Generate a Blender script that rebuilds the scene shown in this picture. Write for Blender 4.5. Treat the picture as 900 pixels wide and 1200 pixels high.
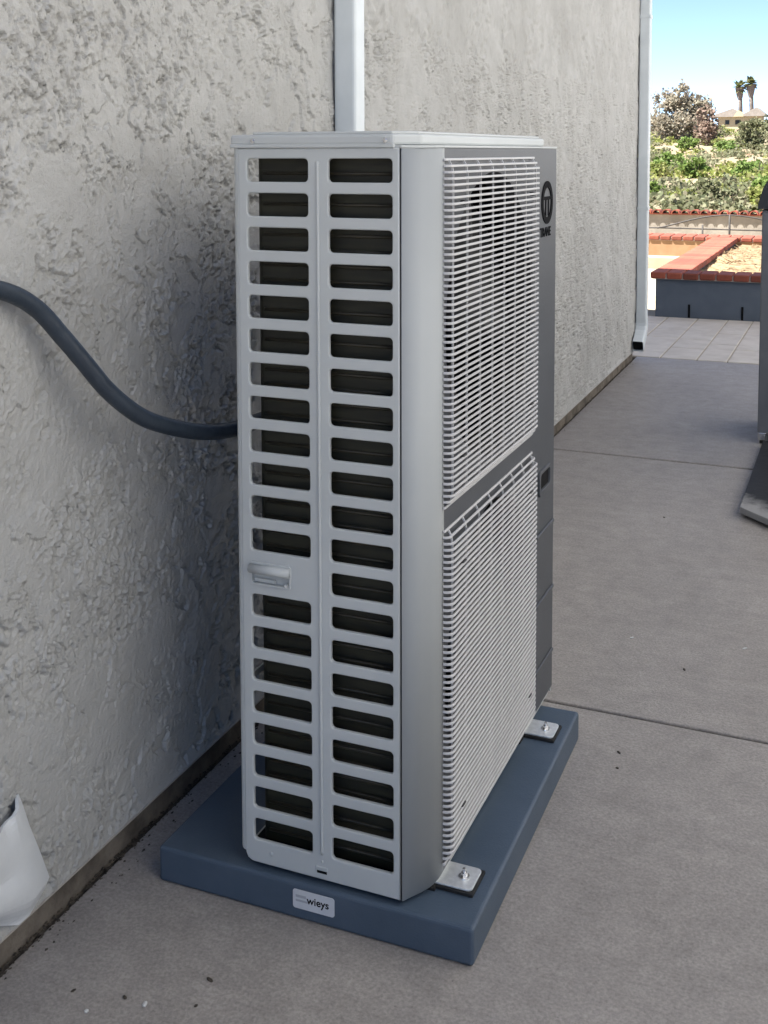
import bpy, bmesh, math, random
import numpy as np
from mathutils import Vector, Matrix
random.seed(7)
R = math.radians
for o in list(bpy.data.objects):
    bpy.data.objects.remove(o, do_unlink=True)
scene = bpy.context.scene
COL = scene.collection

# ------------------------------------------------------------------ camera
CAM = Vector((1.0539, -1.7996, 1.3336))
YAW, PITCH, ROLL, FPX, PPY = 0.3975, -0.0734, -0.0023, 1334.66, 276.85


def cam_axes():
    cy, sy = math.cos(YAW), math.sin(YAW)
    f = Vector((-sy * math.cos(PITCH), cy * math.cos(PITCH), math.sin(PITCH)))
    r0 = Vector((cy, sy, 0))
    u0 = r0.cross(f)
    c, s = math.cos(ROLL), math.sin(ROLL)
    return c * r0 + s * u0, -s * r0 + c * u0, f


cr, cu, cf = cam_axes()
cd = bpy.data.cameras.new('camera')
cam = bpy.data.objects.new('camera', cd)
COL.objects.link(cam)
mw = Matrix.Identity(4)
for i in range(3):
    mw[i][0], mw[i][1], mw[i][2], mw[i][3] = cr[i], cu[i], -cf[i], CAM[i]
cam.matrix_world = mw
cd.sensor_fit = 'VERTICAL'
cd.sensor_height = 36
cd.lens = FPX / 1200 * 36
cd.shift_y = -(600 - PPY) / 1200
cd.clip_start = 0.05
cd.clip_end = 3000
scene.camera = cam
scene.render.resolution_x, scene.render.resolution_y = 768, 1024

# ------------------------------------------------------------------ world, sun, exposure
SUN_EL, SUN_HEAD = R(60), R(238)          # heading clockwise from +Y
sun_dir = Vector((math.sin(SUN_HEAD) * math.cos(SUN_EL), math.cos(SUN_HEAD) * math.cos(SUN_EL), math.sin(SUN_EL)))
world = bpy.data.worlds.new('World')
scene.world = world
world.use_nodes = True
wn = world.node_tree
bg = wn.nodes['Background']
sky = wn.nodes.new('ShaderNodeTexSky')
sky.sky_type = 'NISHITA'
sky.sun_disc = False
sky.sun_elevation = SUN_EL
sky.sun_rotation = SUN_HEAD
sky.air_density = 0.36
sky.dust_density = 0.12
sky.ozone_density = 0.4
wn.links.new(sky.outputs[0], bg.inputs[0])
bg.inputs[1].default_value = 0.075
sl = bpy.data.lights.new('sun', 'SUN')
sl.energy = 5.0
sl.angle = R(0.5)
sl.color = (1.0, 0.97, 0.92)
sun = bpy.data.objects.new('sun', sl)
COL.objects.link(sun)
sun.rotation_euler = sun_dir.to_track_quat('Z', 'Y').to_euler()
sun.location = sun_dir * 40
vs = scene.view_settings
vs.view_transform = 'Standard'
vs.look = 'None'
vs.gamma = 1
vs.exposure = 2.25

# ------------------------------------------------------------------ helpers
def link(name, me, mat=None, parent=None, loc=None):
    o = bpy.data.objects.new(name, me)
    COL.objects.link(o)
    if me is not None and mat is not None and not me.materials:
        me.materials.append(mat)
    if parent is not None:
        o.parent = parent
    if loc is not None:
        o.location = loc
    return o


def thing(name, label, cat, loc=(0, 0, 0), rz=0.0, group=None):
    o = link(name, None, loc=loc)
    o.rotation_euler = (0, 0, rz)
    o['label'] = label
    o['category'] = cat
    if group:
        o['group'] = group
    return o


def tag(o, label, cat, group=None):
    o['label'] = label
    o['category'] = cat
    if group:
        o['group'] = group
    return o


def mesh_from(verts, faces, smooth=False, name='mesh'):
    me = bpy.data.meshes.new(name)
    me.from_pydata([tuple(v) for v in verts], [], [tuple(f) for f in faces])
    me.validate()
    me.update()
    if smooth:
        me.polygons.foreach_set('use_smooth', [True] * len(me.polygons))
    return me


def np_mesh(V, Q, smooth=True, name='mesh'):
    """V (n,3) float, Q (m,4) int -> mesh, fast"""
    me = bpy.data.meshes.new(name)
    me.vertices.add(len(V))
    me.vertices.foreach_set('co', np.asarray(V, np.float32).ravel())
    me.loops.add(Q.size)
    me.loops.foreach_set('vertex_index', np.asarray(Q, np.int32).ravel())
    me.polygons.add(len(Q))
    me.polygons.foreach_set('loop_start', np.arange(0, Q.size, 4, dtype=np.int32))
    me.update(calc_edges=True)
    if smooth:
        me.polygons.foreach_set('use_smooth', np.ones(len(Q), bool))
    return me


def bm_mesh(bm, smooth=False, name='mesh'):
    bmesh.ops.recalc_face_normals(bm, faces=bm.faces)
    me = bpy.data.meshes.new(name)
    bm.to_mesh(me)
    bm.free()
    if smooth:
        me.polygons.foreach_set('use_smooth', [True] * len(me.polygons))
    return me


def add_box(bm, x0, x1, y0, y1, z0, z1, bevel=0.0, seg=2):
    r = bmesh.ops.create_cube(bm, size=1.0)
    vs_ = r['verts']
    for v in vs_:
        v.co = Vector(((x0 + x1) / 2 + v.co.x * (x1 - x0), (y0 + y1) / 2 + v.co.y * (y1 - y0), (z0 + z1) / 2 + v.co.z * (z1 - z0)))
    if bevel > 0:
        ed = list({e for v in vs_ for e in v.link_edges})
        bmesh.ops.bevel(bm, geom=ed, offset=bevel, segments=seg, profile=0.5, affect='EDGES')


def box_mesh(x0, x1, y0, y1, z0, z1, bevel=0.0, seg=2):
    bm = bmesh.new()
    add_box(bm, x0, x1, y0, y1, z0, z1, bevel, seg)
    return bm_mesh(bm)


def add_tube(bm, pts, rad, n=10, caps=True):
    pts = [Vector(p) for p in pts]
    rads = rad if isinstance(rad, (list, tuple)) else [rad] * len(pts)
    rings = []
    prev = None
    for i, p in enumerate(pts):
        t = (pts[min(i + 1, len(pts) - 1)] - pts[max(i - 1, 0)]).normalized()
        if prev is None:
            a = Vector((0, 0, 1)) if abs(t.z) < 0.9 else Vector((1, 0, 0))
            nrm = t.cross(a).normalized()
        else:
            nrm = (prev - t * prev.dot(t)).normalized()
        prev = nrm
        b = t.cross(nrm)
        rings.append([bm.verts.new(p + rads[i] * (math.cos(2 * math.pi * k / n) * nrm + math.sin(2 * math.pi * k / n) * b)) for k in range(n)])
    for a, b in zip(rings, rings[1:]):
        for k in range(n):
            bm.faces.new((a[k], a[(k + 1) % n], b[(k + 1) % n], b[k]))
    if caps:
        bm.faces.new(rings[0][::-1])
        bm.faces.new(rings[-1])


def tube_mesh(pts, rad, n=10):
    bm = bmesh.new()
    add_tube(bm, pts, rad, n)
    return bm_mesh(bm, smooth=True)


def prism_mesh(poly, z0, z1, bevel=0.0, smooth=False):
    """poly: list of (x,y) counter-clockwise"""
    bm = bmesh.new()
    a = [bm.verts.new((x, y, z0)) for x, y in poly]
    b = [bm.verts.new((x, y, z1)) for x, y in poly]
    n = len(poly)
    bm.faces.new(a[::-1])
    bm.faces.new(b)
    for i in range(n):
        bm.faces.new((a[i], a[(i + 1) % n], b[(i + 1) % n], b[i]))
    if bevel:
        bmesh.ops.bevel(bm, geom=list(bm.edges), offset=bevel, segments=2, profile=0.5, affect='EDGES')
    return bm_mesh(bm, smooth)


def rrect(x0, x1, y0, y1, r, n=5):
    pts = []
    for cx, cy, a0 in ((x1 - r, y1 - r, 0), (x0 + r, y1 - r, 90), (x0 + r, y0 + r, 180), (x1 - r, y0 + r, 270)):
        for k in range(n + 1):
            a = R(a0 + 90 * k / n)
            pts.append((cx + r * math.cos(a), cy + r * math.sin(a)))
    return pts


def plate_mesh(loops, thick, bevel, M):
    """flat plate with holes: first loop outer, rest holes; built from a filled 2-D curve; M maps curve space to object space"""
    cu_ = bpy.data.curves.new('plate', 'CURVE')
    cu_.dimensions = '2D'
    cu_.fill_mode = 'BOTH'
    cu_.extrude = thick / 2
    cu_.bevel_depth = bevel
    cu_.bevel_resolution = 2
    cu_.offset = -bevel
    for lp in loops:
        sp = cu_.splines.new('POLY')
        sp.points.add(len(lp) - 1)
        for p, q in zip(sp.points, lp):
            p.co = (q[0], q[1], 0, 1)
        sp.use_cyclic_u = True
    o = bpy.data.objects.new('plate', cu_)
    COL.objects.link(o)
    dg = bpy.context.evaluated_depsgraph_get()
    me = bpy.data.meshes.new_from_object(o.evaluated_get(dg))
    bpy.data.objects.remove(o)
    me.transform(M)
    me.materials.clear()
    return me


def text_mesh(s, size, depth, M):
    cu_ = bpy.data.curves.new('lettering', 'FONT')
    cu_.body = s
    cu_.size = size
    cu_.extrude = depth
    cu_.align_x = 'CENTER'
    cu_.align_y = 'CENTER'
    cu_.offset = size * 0.02
    o = bpy.data.objects.new('lettering', cu_)
    COL.objects.link(o)
    dg = bpy.context.evaluated_depsgraph_get()
    me = bpy.data.meshes.new_from_object(o.evaluated_get(dg))
    bpy.data.objects.remove(o)
    me.transform(M)
    me.materials.clear()
    return me


M_FRONT = Matrix(((1, 0, 0, 0), (0, 0, -1, 0), (0, 1, 0, 0), (0, 0, 0, 1)))    # curve xy -> world xz, faces -y
M_SIDE = Matrix(((0, 0, 1, 0), (1, 0, 0, 0), (0, 1, 0, 0), (0, 0, 0, 1)))      # curve xy -> world yz, faces +x


# value noise ------------------------------------------------------------
def vnoise(x, y, seed):
    rs = np.random.RandomState(seed)
    T = rs.rand(256, 256).astype(np.float32)
    xi = np.floor(x).astype(np.int64)
    yi = np.floor(y).astype(np.int64)
    fx = (x - xi).astype(np.float32)
    fy = (y - yi).astype(np.float32)
    fx = fx * fx * fx * (fx * (fx * 6 - 15) + 10)
    fy = fy * fy * fy * (fy * (fy * 6 - 15) + 10)
    a = T[xi % 256, yi % 256]
    b = T[(xi + 1) % 256, yi % 256]
    c = T[xi % 256, (yi + 1) % 256]
    d = T[(xi + 1) % 256, (yi + 1) % 256]
    return (a * (1 - fx) + b * fx) * (1 - fy) + (c * (1 - fx) + d * fx) * fy


def fbm(x, y, seed, octv=4, gain=0.5):
    s, a, t = 0, 1.0, 0
    for k in range(octv):
        s = s + a * vnoise(x * 2 ** k + 13.7 * k, y * 2 ** k + 7.3 * k, seed + k)
        t += a
        a *= gain
    return s / t


def sstep(a, b, v):
    t = np.clip((v - a) / (b - a), 0, 1)
    return t * t * (3 - 2 * t)


# ------------------------------------------------------------------ materials
def new_mat(name):
    m = bpy.data.materials.new(name)
    m.use_nodes = True
    nt = m.node_tree
    return m, nt, nt.nodes['Principled BSDF']


def nd(nt, typ, **kw):
    n = nt.nodes.new(typ)
    for k, v in kw.items():
        if k in n.inputs:
            n.inputs[k].default_value = v
        else:
            setattr(n, k, v)
    return n


def noise_mat(name, c1, c2, scale=8.0, rough=0.7, bump=0.0, bump_scale=60.0, detail=6.0, metal=0.0, spec=0.5, c3=None, scale3=1.5, coords='Object', lo=0.35, hi=0.65):
    m, nt, b = new_mat(name)
    tc = nd(nt, 'ShaderNodeTexCoord')
    n1 = nd(nt, 'ShaderNodeTexNoise', Scale=scale, Detail=detail, Roughness=0.6)
    nt.links.new(tc.outputs[coords], n1.inputs['Vector'])
    ramp = nd(nt, 'ShaderNodeValToRGB')
    ramp.color_ramp.elements[0].position = lo
    ramp.color_ramp.elements[1].position = hi
    ramp.color_ramp.elements[0].color = (*c1, 1)
    ramp.color_ramp.elements[1].color = (*c2, 1)
    nt.links.new(n1.outputs['Fac'], ramp.inputs['Fac'])
    out = ramp.outputs['Color']
    if c3 is not None:
        n3 = nd(nt, 'ShaderNodeTexNoise', Scale=scale3, Detail=5.0, Roughness=0.65)
        nt.links.new(tc.outputs[coords], n3.inputs['Vector'])
        r3 = nd(nt, 'ShaderNodeValToRGB')
        r3.color_ramp.elements[0].position = 0.45
        r3.color_ramp.elements[1].position = 0.72
        nt.links.new(n3.outputs['Fac'], r3.inputs['Fac'])
        mx = nd(nt, 'ShaderNodeMixRGB')
        mx.inputs['Color2'].default_value = (*c3, 1)
        nt.links.new(r3.outputs['Color'], mx.inputs['Fac'])
        nt.links.new(out, mx.inputs['Color1'])
        out = mx.outputs['Color']
    nt.links.new(out, b.inputs['Base Color'])
    b.inputs['Roughness'].default_value = rough
    b.inputs['Metallic'].default_value = metal
    b.inputs['Specular IOR Level'].default_value = spec
    if bump > 0:
        n2 = nd(nt, 'ShaderNodeTexNoise', Scale=bump_scale, Detail=5.0, Roughness=0.6)
        nt.links.new(tc.outputs[coords], n2.inputs['Vector'])
        bp = nd(nt, 'ShaderNodeBump', Strength=1.0, Distance=bump)
        nt.links.new(n2.outputs['Fac'], bp.inputs['Height'])
        nt.links.new(bp.outputs['Normal'], b.inputs['Normal'])
    return m


def leaf_mat(name, c1, c2, c3):
    m, nt, b = new_mat(name)
    g = nd(nt, 'ShaderNodeNewGeometry')
    ramp = nd(nt, 'ShaderNodeValToRGB')
    e = ramp.color_ramp.elements
    e[0].color = (*c1, 1)
    e[1].color = (*c3, 1)
    k = e.new(0.5)
    k.color = (*c2, 1)
    nt.links.new(g.outputs['Random Per Island'], ramp.inputs['Fac'])
    nt.links.new(ramp.outputs['Color'], b.inputs['Base Color'])
    b.inputs['Roughness'].default_value = 0.6
    b.inputs['Specular IOR Level'].default_value = 0.25
    tr = nd(nt, 'ShaderNodeBsdfTranslucent')
    nt.links.new(ramp.outputs['Color'], tr.inputs['Color'])
    mx = nd(nt, 'ShaderNodeMixShader')
    mx.inputs[0].default_value = 0.42
    nt.links.new(b.outputs[0], mx.inputs[1])
    nt.links.new(tr.outputs[0], mx.inputs[2])
    nt.links.new(mx.outputs[0], nt.nodes['Material Output'].inputs['Surface'])
    return m


MAT = {}
MAT['stucco'] = noise_mat('stucco', (0.43, 0.425, 0.405), (0.495, 0.49, 0.47), scale=9, rough=0.92, bump=0.0026, bump_scale=300, spec=0.2, c3=(0.385, 0.378, 0.357), scale3=2.2)
MAT['bounce_wall'] = noise_mat('bounce_wall_stucco', (0.66, 0.66, 0.655), (0.72, 0.72, 0.715), scale=6, rough=0.9, bump=0.003, bump_scale=60)
MAT['foundation'] = noise_mat('foundation_concrete', (0.10, 0.085, 0.07), (0.22, 0.19, 0.155), scale=14, rough=0.95, bump=0.004, bump_scale=70, spec=0.2)
MAT['screed'] = noise_mat('screed', (0.36, 0.33, 0.29), (0.42, 0.39, 0.35), scale=20, rough=0.8)
MAT['eave'] = noise_mat('eave_paint', (0.45, 0.42, 0.38), (0.5, 0.47, 0.43), scale=3, rough=0.8)
MAT['shingle'] = noise_mat('roof_shingle', (0.16, 0.12, 0.09), (0.25, 0.2, 0.16), scale=12, rough=0.9)
MAT['galv'] = noise_mat('galvanised', (0.66, 0.68, 0.69), (0.80, 0.82, 0.83), scale=90, rough=0.38, metal=0.55)
MAT['steel'] = noise_mat('bright_steel', (0.6, 0.6, 0.6), (0.75, 0.75, 0.75), scale=60, rough=0.25, metal=1.0)
MAT['gutter'] = noise_mat('downspout_paint', (0.58, 0.62, 0.63), (0.66, 0.70, 0.71), scale=6, rough=0.45, bump=0.0003, bump_scale=30)
MAT['black'] = noise_mat('black_opening', (0.006, 0.006, 0.007), (0.012, 0.012, 0.012), scale=20, rough=0.9, spec=0.1)
MAT['cabinet'] = noise_mat('cabinet_paint', (0.46, 0.48, 0.475), (0.51, 0.53, 0.525), scale=2.2, rough=0.5, bump=0.0002, bump_scale=900, spec=0.5)
MAT['corner'] = noise_mat('corner_panel_shaded', (0.355, 0.37, 0.37), (0.375, 0.39, 0.39), scale=5, rough=0.62, bump=0.0002, bump_scale=900)  # casing colour darkened: dimmer light on the bend put into the paint
MAT['front'] = noise_mat('front_panel_shaded', (0.062, 0.067, 0.075), (0.071, 0.076, 0.084), scale=5, rough=0.45, bump=0.0002, bump_scale=900, spec=0.5)  # shaded copy of the casing colour, the front face's shade painted in
MAT['grille'] = noise_mat('grille_coating', (0.49, 0.485, 0.485), (0.55, 0.545, 0.545), scale=8, rough=0.45)
MAT['dark_plastic'] = noise_mat('dark_fan_plastic', (0.010, 0.010, 0.012), (0.02, 0.02, 0.022), scale=8, rough=0.5)
MAT['inside'] = noise_mat('dark_interior', (0.008, 0.008, 0.009), (0.015, 0.015, 0.016), scale=8, rough=0.9, spec=0.1)
MAT['logo'] = noise_mat('logo_black', (0.004, 0.004, 0.005), (0.006, 0.006, 0.007), scale=8, rough=0.85, spec=0.1)
MAT['pad'] = noise_mat('pad_plastic', (0.050, 0.076, 0.110), (0.066, 0.094, 0.132), scale=7, rough=0.5, bump=0.0007, bump_scale=300, spec=0.5)
MAT['sticker'] = noise_mat('sticker', (0.55, 0.56, 0.58), (0.62, 0.63, 0.65), scale=20, rough=0.4)
MAT['print_grey'] = noise_mat('print_grey', (0.36, 0.37, 0.40), (0.40, 0.41, 0.43), scale=20, rough=0.6)
MAT['rubber'] = noise_mat('black_rubber', (0.012, 0.012, 0.012), (0.025, 0.025, 0.025), scale=20, rough=0.7, spec=0.3)
MAT['conduit'] = noise_mat('conduit_sleeve', (0.024, 0.034, 0.048), (0.034, 0.046, 0.062), scale=20, rough=0.42, bump=0.002, bump_scale=45, spec=0.5)
MAT['plastic_sheet'] = noise_mat('white_plastic_sheet', (0.66, 0.68, 0.69), (0.75, 0.77, 0.78), scale=5, rough=0.35, bump=0.002, bump_scale=14)
MAT['brick'] = noise_mat('terracotta_brick', (0.18, 0.043, 0.024), (0.26, 0.066, 0.036), scale=9, rough=0.8, bump=0.001, bump_scale=80, coords='Object')
bnt = MAT['brick'].node_tree
bb = bnt.nodes['Principled BSDF']
src = bb.inputs['Base Color'].links[0].from_socket
oi = nd(bnt, 'ShaderNodeObjectInfo')
hs = nd(bnt, 'ShaderNodeHueSaturation')
mr = nd(bnt, 'ShaderNodeMapRange')
mr.inputs['To Min'].default_value = 0.72
mr.inputs['To Max'].default_value = 1.3
bnt.links.new(oi.outputs['Random'], mr.inputs['Value'])
bnt.links.new(mr.outputs[0], hs.inputs['Value'])
bnt.links.new(src, hs.inputs['Color'])
bnt.links.new(hs.outputs[0], bb.inputs['Base Color'])
MAT['mortar'] = noise_mat('mortar', (0.38, 0.33, 0.28), (0.45, 0.4, 0.35), scale=30, rough=0.95)
MAT['tan'] = noise_mat('tan_plaster', (0.26, 0.15, 0.075), (0.34, 0.20, 0.11), scale=5, rough=0.9)
MAT['bluepaint'] = noise_mat('blue_grey_wall_paint', (0.075, 0.095, 0.125), (0.09, 0.112, 0.145), scale=6, rough=0.8, bump=0.001, bump_scale=50)
MAT['soil'] = noise_mat('dry_soil', (0.17, 0.115, 0.06), (0.27, 0.19, 0.11), scale=14, rough=0.95, bump=0.01, bump_scale=30)
MAT['straw'] = leaf_mat('straw', (0.22, 0.15, 0.08), (0.30, 0.22, 0.13), (0.13, 0.085, 0.045))
MAT['patio'] = noise_mat('patio_concrete', (0.33, 0.28, 0.20), (0.40, 0.35, 0.26), scale=3, rough=0.9, bump=0.002, bump_scale=60)
MAT['paver'] = noise_mat('paver_concrete', (0.48, 0.43, 0.37), (0.57, 0.52, 0.455), scale=7, rough=0.85, bump=0.0015, bump_scale=90)
MAT['bwall'] = noise_mat('boundary_wall_plaster', (0.20, 0.175, 0.145), (0.28, 0.25, 0.21), scale=3, rough=0.9, bump=0.006, bump_scale=14)
MAT['iron'] = noise_mat('dark_iron', (0.02, 0.018, 0.016), (0.045, 0.035, 0.03), scale=20, rough=0.7)
MAT['grillbody'] = noise_mat('barbecue_cabinet', (0.10, 0.105, 0.12), (0.125, 0.13, 0.145), scale=8, rough=0.45)
MAT['hood'] = noise_mat('barbecue_hood', (0.008, 0.009, 0.012), (0.014, 0.015, 0.019), scale=8, rough=0.35)
MAT['trunk'] = noise_mat('bark', (0.10, 0.08, 0.06), (0.2, 0.165, 0.13), scale=3, rough=0.95)
MAT['palmtrunk'] = noise_mat('palm_bark', (0.13, 0.11, 0.095), (0.2, 0.17, 0.15), scale=3, rough=0.95)
MAT['euc'] = leaf_mat('eucalyptus_leaves', (0.22, 0.205, 0.155), (0.29, 0.265, 0.205), (0.34, 0.28, 0.21))
MAT['redtree'] = leaf_mat('reddish_leaves', (0.22, 0.165, 0.13), (0.30, 0.21, 0.17), (0.24, 0.205, 0.14))
MAT['olive'] = leaf_mat('olive_leaves', (0.11, 0.12, 0.06), (0.16, 0.17, 0.09), (0.21, 0.20, 0.12))
MAT['green'] = leaf_mat('green_leaves', (0.085, 0.14, 0.03), (0.14, 0.21, 0.05), (0.20, 0.25, 0.08))
MAT['yellowgreen'] = leaf_mat('yellow_green_leaves', (0.15, 0.19, 0.04), (0.22, 0.25, 0.07), (0.27, 0.26, 0.11))
MAT['sage'] = leaf_mat('sage_leaves', (0.13, 0.15, 0.08), (0.20, 0.205, 0.12), (0.24, 0.215, 0.14))
MAT['palm'] = leaf_mat('palm_leaves', (0.08, 0.10, 0.04), (0.13, 0.145, 0.06), (0.19, 0.17, 0.08))
MAT['terrain'] = noise_mat('dry_hillside', (0.17, 0.14, 0.09), (0.24, 0.195, 0.13), scale=0.09, rough=0.95, detail=9, c3=(0.22, 0.125, 0.07), scale3=0.035)
MAT['hillwall'] = noise_mat('hill_house_wall', (0.45, 0.38, 0.24), (0.5, 0.43, 0.28), scale=1, rough=0.9)
MAT['hillroof'] = noise_mat('hill_house_roof', (0.24, 0.21, 0.18), (0.31, 0.275, 0.24), scale=2, rough=0.9)
MAT['window'] = noise_mat('dark_glass', (0.02, 0.025, 0.03), (0.04, 0.045, 0.05), scale=1, rough=0.1)
MAT['pebble'] = noise_mat('debris', (0.03, 0.025, 0.02), (0.08, 0.065, 0.05), scale=40, rough=0.9)
MAT['chip'] = noise_mat('pale_chip', (0.5, 0.5, 0.49), (0.6, 0.6, 0.58), scale=40, rough=0.9)


def concrete_mat():
    m, nt, b = new_mat('walkway_concrete')
    tc = nd(nt, 'ShaderNodeTexCoord')
    obj = tc.outputs['Object']
    nA = nd(nt, 'ShaderNodeTexNoise', Scale=1.1, Detail=7.0, Roughness=0.62)
    nB = nd(nt, 'ShaderNodeTexNoise', Scale=150.0, Detail=4.0, Roughness=0.75)
    nC = nd(nt, 'ShaderNodeTexNoise', Scale=14.0, Detail=6.0, Roughness=0.7)
    vo = nd(nt, 'ShaderNodeTexVoronoi', Scale=26.0)
    # brushed streaks across the walk
    mp = nd(nt, 'ShaderNodeMapping')
    mp.inputs['Scale'].default_value = (1.2, 40, 1)
    nD = nd(nt, 'ShaderNodeTexNoise', Scale=1.5, Detail=5.0, Roughness=0.6)
    for n in (nA, nB, nC, vo):
        nt.links.new(obj, n.inputs['Vector'])
    nt.links.new(obj, mp.inputs['Vector'])
    nt.links.new(mp.outputs[0], nD.inputs['Vector'])
    r1 = nd(nt, 'ShaderNodeValToRGB')
    r1.color_ramp.elements[0].position = 0.3
    r1.color_ramp.elements[1].position = 0.7
    r1.color_ramp.elements[0].color = (0.52, 0.475, 0.435, 1)
    r1.color_ramp.elements[1].color = (0.62, 0.572, 0.53, 1)
    nt.links.new(nA.outputs['Fac'], r1.inputs['Fac'])

    def mulramp(prev, fac, lo, hi, clo, chi):
        rr = nd(nt, 'ShaderNodeValToRGB')
        rr.color_ramp.elements[0].position = lo
        rr.color_ramp.elements[1].position = hi
        rr.color_ramp.elements[0].color = (clo, clo, clo, 1)
        rr.color_ramp.elements[1].color = (chi, chi, chi, 1)
        nt.links.new(fac, rr.inputs['Fac'])
        mx = nd(nt, 'ShaderNodeMixRGB', blend_type='MULTIPLY')
        mx.inputs['Fac'].default_value = 1
        nt.links.new(prev, mx.inputs['Color1'])
        nt.links.new(rr.outputs['Color'], mx.inputs['Color2'])
        return mx.outputs['Color']
    c = mulramp(r1.outputs['Color'], nB.outputs['Fac'], 0.34, 0.66, 0.78, 1.24)
    c = mulramp(c, nC.outputs['Fac'], 0.32, 0.62, 0.90, 1.10)
    c = mulramp(c, nD.outputs['Fac'], 0.35, 0.65, 0.955, 1.03)
    c = mulramp(c, vo.outputs['Distance'], 0.02, 0.06, 0.62, 1.0)
    nF = nd(nt, 'ShaderNodeTexNoise', Scale=3.3, Detail=9.0, Roughness=0.72, Distortion=1.2)
    nt.links.new(obj, nF.inputs['Vector'])
    c = mulramp(c, nF.outputs['Fac'], 0.36, 0.50, 0.93, 1.0)
    c = mulramp(c, nF.outputs['Fac'], 0.56, 0.72, 1.0, 1.13)
    # dark water stain near the downspout, a real mark on the slab
    sx = nd(nt, 'ShaderNodeMapping')
    sx.inputs['Location'].default_value = (0.15, -5.25, 0)
    nt.links.new(obj, sx.inputs['Vector'])
    ln = nd(nt, 'ShaderNodeVectorMath', operation='LENGTH')
    sc = nd(nt, 'ShaderNodeVectorMath', operation='MULTIPLY')
    sc.inputs[1].default_value = (2.0, 0.9, 0)
    nt.links.new(sx.outputs[0], sc.inputs[0])
    nt.links.new(sc.outputs[0], ln.inputs[0])
    nE = nd(nt, 'ShaderNodeTexNoise', Scale=5.0, Detail=8.0, Roughness=0.7)
    nt.links.new(mp.outputs[0], nE.inputs['Vector'])
    nE.inputs['Scale'].default_value = 0.5
    ad = nd(nt, 'ShaderNodeMath', operation='MULTIPLY_ADD')
    nt.links.new(nE.outputs['Fac'], ad.inputs[0])
    ad.inputs[1].default_value = 2.6
    nt.links.new(ln.outputs['Value'], ad.inputs[2])
    c = mulramp(c, ad.outputs[0], 1.2, 2.3, 0.5, 1.0)
    nt.links.new(c, b.inputs['Base Color'])
    b.inputs['Roughness'].default_value = 0.6
    b.inputs['Specular IOR Level'].default_value = 0.5
    bp = nd(nt, 'ShaderNodeBump', Strength=0.8, Distance=0.0015)
    nt.links.new(nB.outputs['Fac'], bp.inputs['Height'])
    nt.links.new(bp.outputs['Normal'], b.inputs['Normal'])
    return m


MAT['concrete'] = concrete_mat()


def coil_mat():
    m, nt, b = new_mat('coil_fins')
    tc = nd(nt, 'ShaderNodeTexCoord')
    sp = nd(nt, 'ShaderNodeSeparateXYZ')
    nt.links.new(tc.outputs['Object'], sp.inputs[0])
    w = nd(nt, 'ShaderNodeTexNoise', Scale=18.0, Detail=2.0)
    mp = nd(nt, 'ShaderNodeMapping')
    mp.inputs['Scale'].default_value = (0.6, 0.6, 5)
    nt.links.new(tc.outputs['Object'], mp.inputs[0])
    nt.links.new(mp.outputs[0], w.inputs['Vector'])
    r = nd(nt, 'ShaderNodeValToRGB')
    r.color_ramp.elements[0].position = 0.35
    r.color_ramp.elements[1].position = 0.7
    r.color_ramp.elements[0].color = (0.006, 0.006, 0.002, 1)
    r.color_ramp.elements[1].color = (0.020, 0.019, 0.008, 1)
    nt.links.new(w.outputs['Fac'], r.inputs['Fac'])
    nt.links.new(r.outputs['Color'], b.inputs['Base Color'])
    b.inputs['Roughness'].default_value = 0.6
    return m


MAT['coil'] = coil_mat()
MAT['tube'] = noise_mat('copper_tube_dull', (0.028, 0.024, 0.015), (0.04, 0.034, 0.021), scale=30, rough=0.5, metal=0.3)

GZ = -0.0787            # top of the concrete walkway
WD, WYAW = 0.2769, 0.0115

# ------------------------------------------------------------------ setting: terrain and ground
def hill_z(x, y):
    ys = [-900, 16.6, 18, 30, 70, 100, 140, 180, 230, 280, 330, 420, 900]
    zs = [-.16, -.16, -.3, -3.2, -5.2, -3.9, -2.0, -0.5, 3.4, 6.6, 7.2, 5.5, 3.0]
    z = np.interp(y, ys, zs)
    far = np.clip((y - 30) / 60, 0, 1)
    z = z + far * (fbm(x * 0.03 + 5, y * 0.03 + 3, 21, 4) - 0.5) * 3.2 + far * (fbm(x * .13, y * .13, 33, 3) - .5) * 1.8
    return z


ux = np.concatenate([np.linspace(-900, -90, 20), np.linspace(-80, 60, 90), np.linspace(70, 900, 20)])
uy = np.concatenate([np.linspace(-900, -20, 12), np.array([0, 8, 16.5, 17, 18, 20, 24]), np.linspace(30, 340, 120), np.linspace(360, 900, 12)])
X, Y = np.meshgrid(ux, uy, indexing='ij')
V = np.stack([X, Y, hill_z(X, Y)], -1).reshape(-1, 3)
ii = np.arange(len(ux) * len(uy)).reshape(len(ux), len(uy))
Q = np.stack([ii[:-1, :-1], ii[1:, :-1], ii[1:, 1:], ii[:-1, 1:]], -1).reshape(-1, 4)
terrain = link('terrain', np_mesh(V, Q), MAT['terrain'])
terrain['kind'] = 'structure'

patio = link('patio', box_mesh(-9, 8, 6.12, 16.3, -0.15, GZ - 0.004), MAT['patio'])
patio['kind'] = 'structure'

yard = link('side_yard', box_mesh(3.21, 14, -14, 6.11, -0.155, GZ - 0.006), MAT['patio'])
yard['kind'] = 'structure'
rear = link('rear_yard', box_mesh(-0.2, 3.2, -14, -7.01, -0.155, GZ - 0.006), MAT['patio'])
rear['kind'] = 'structure'

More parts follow.
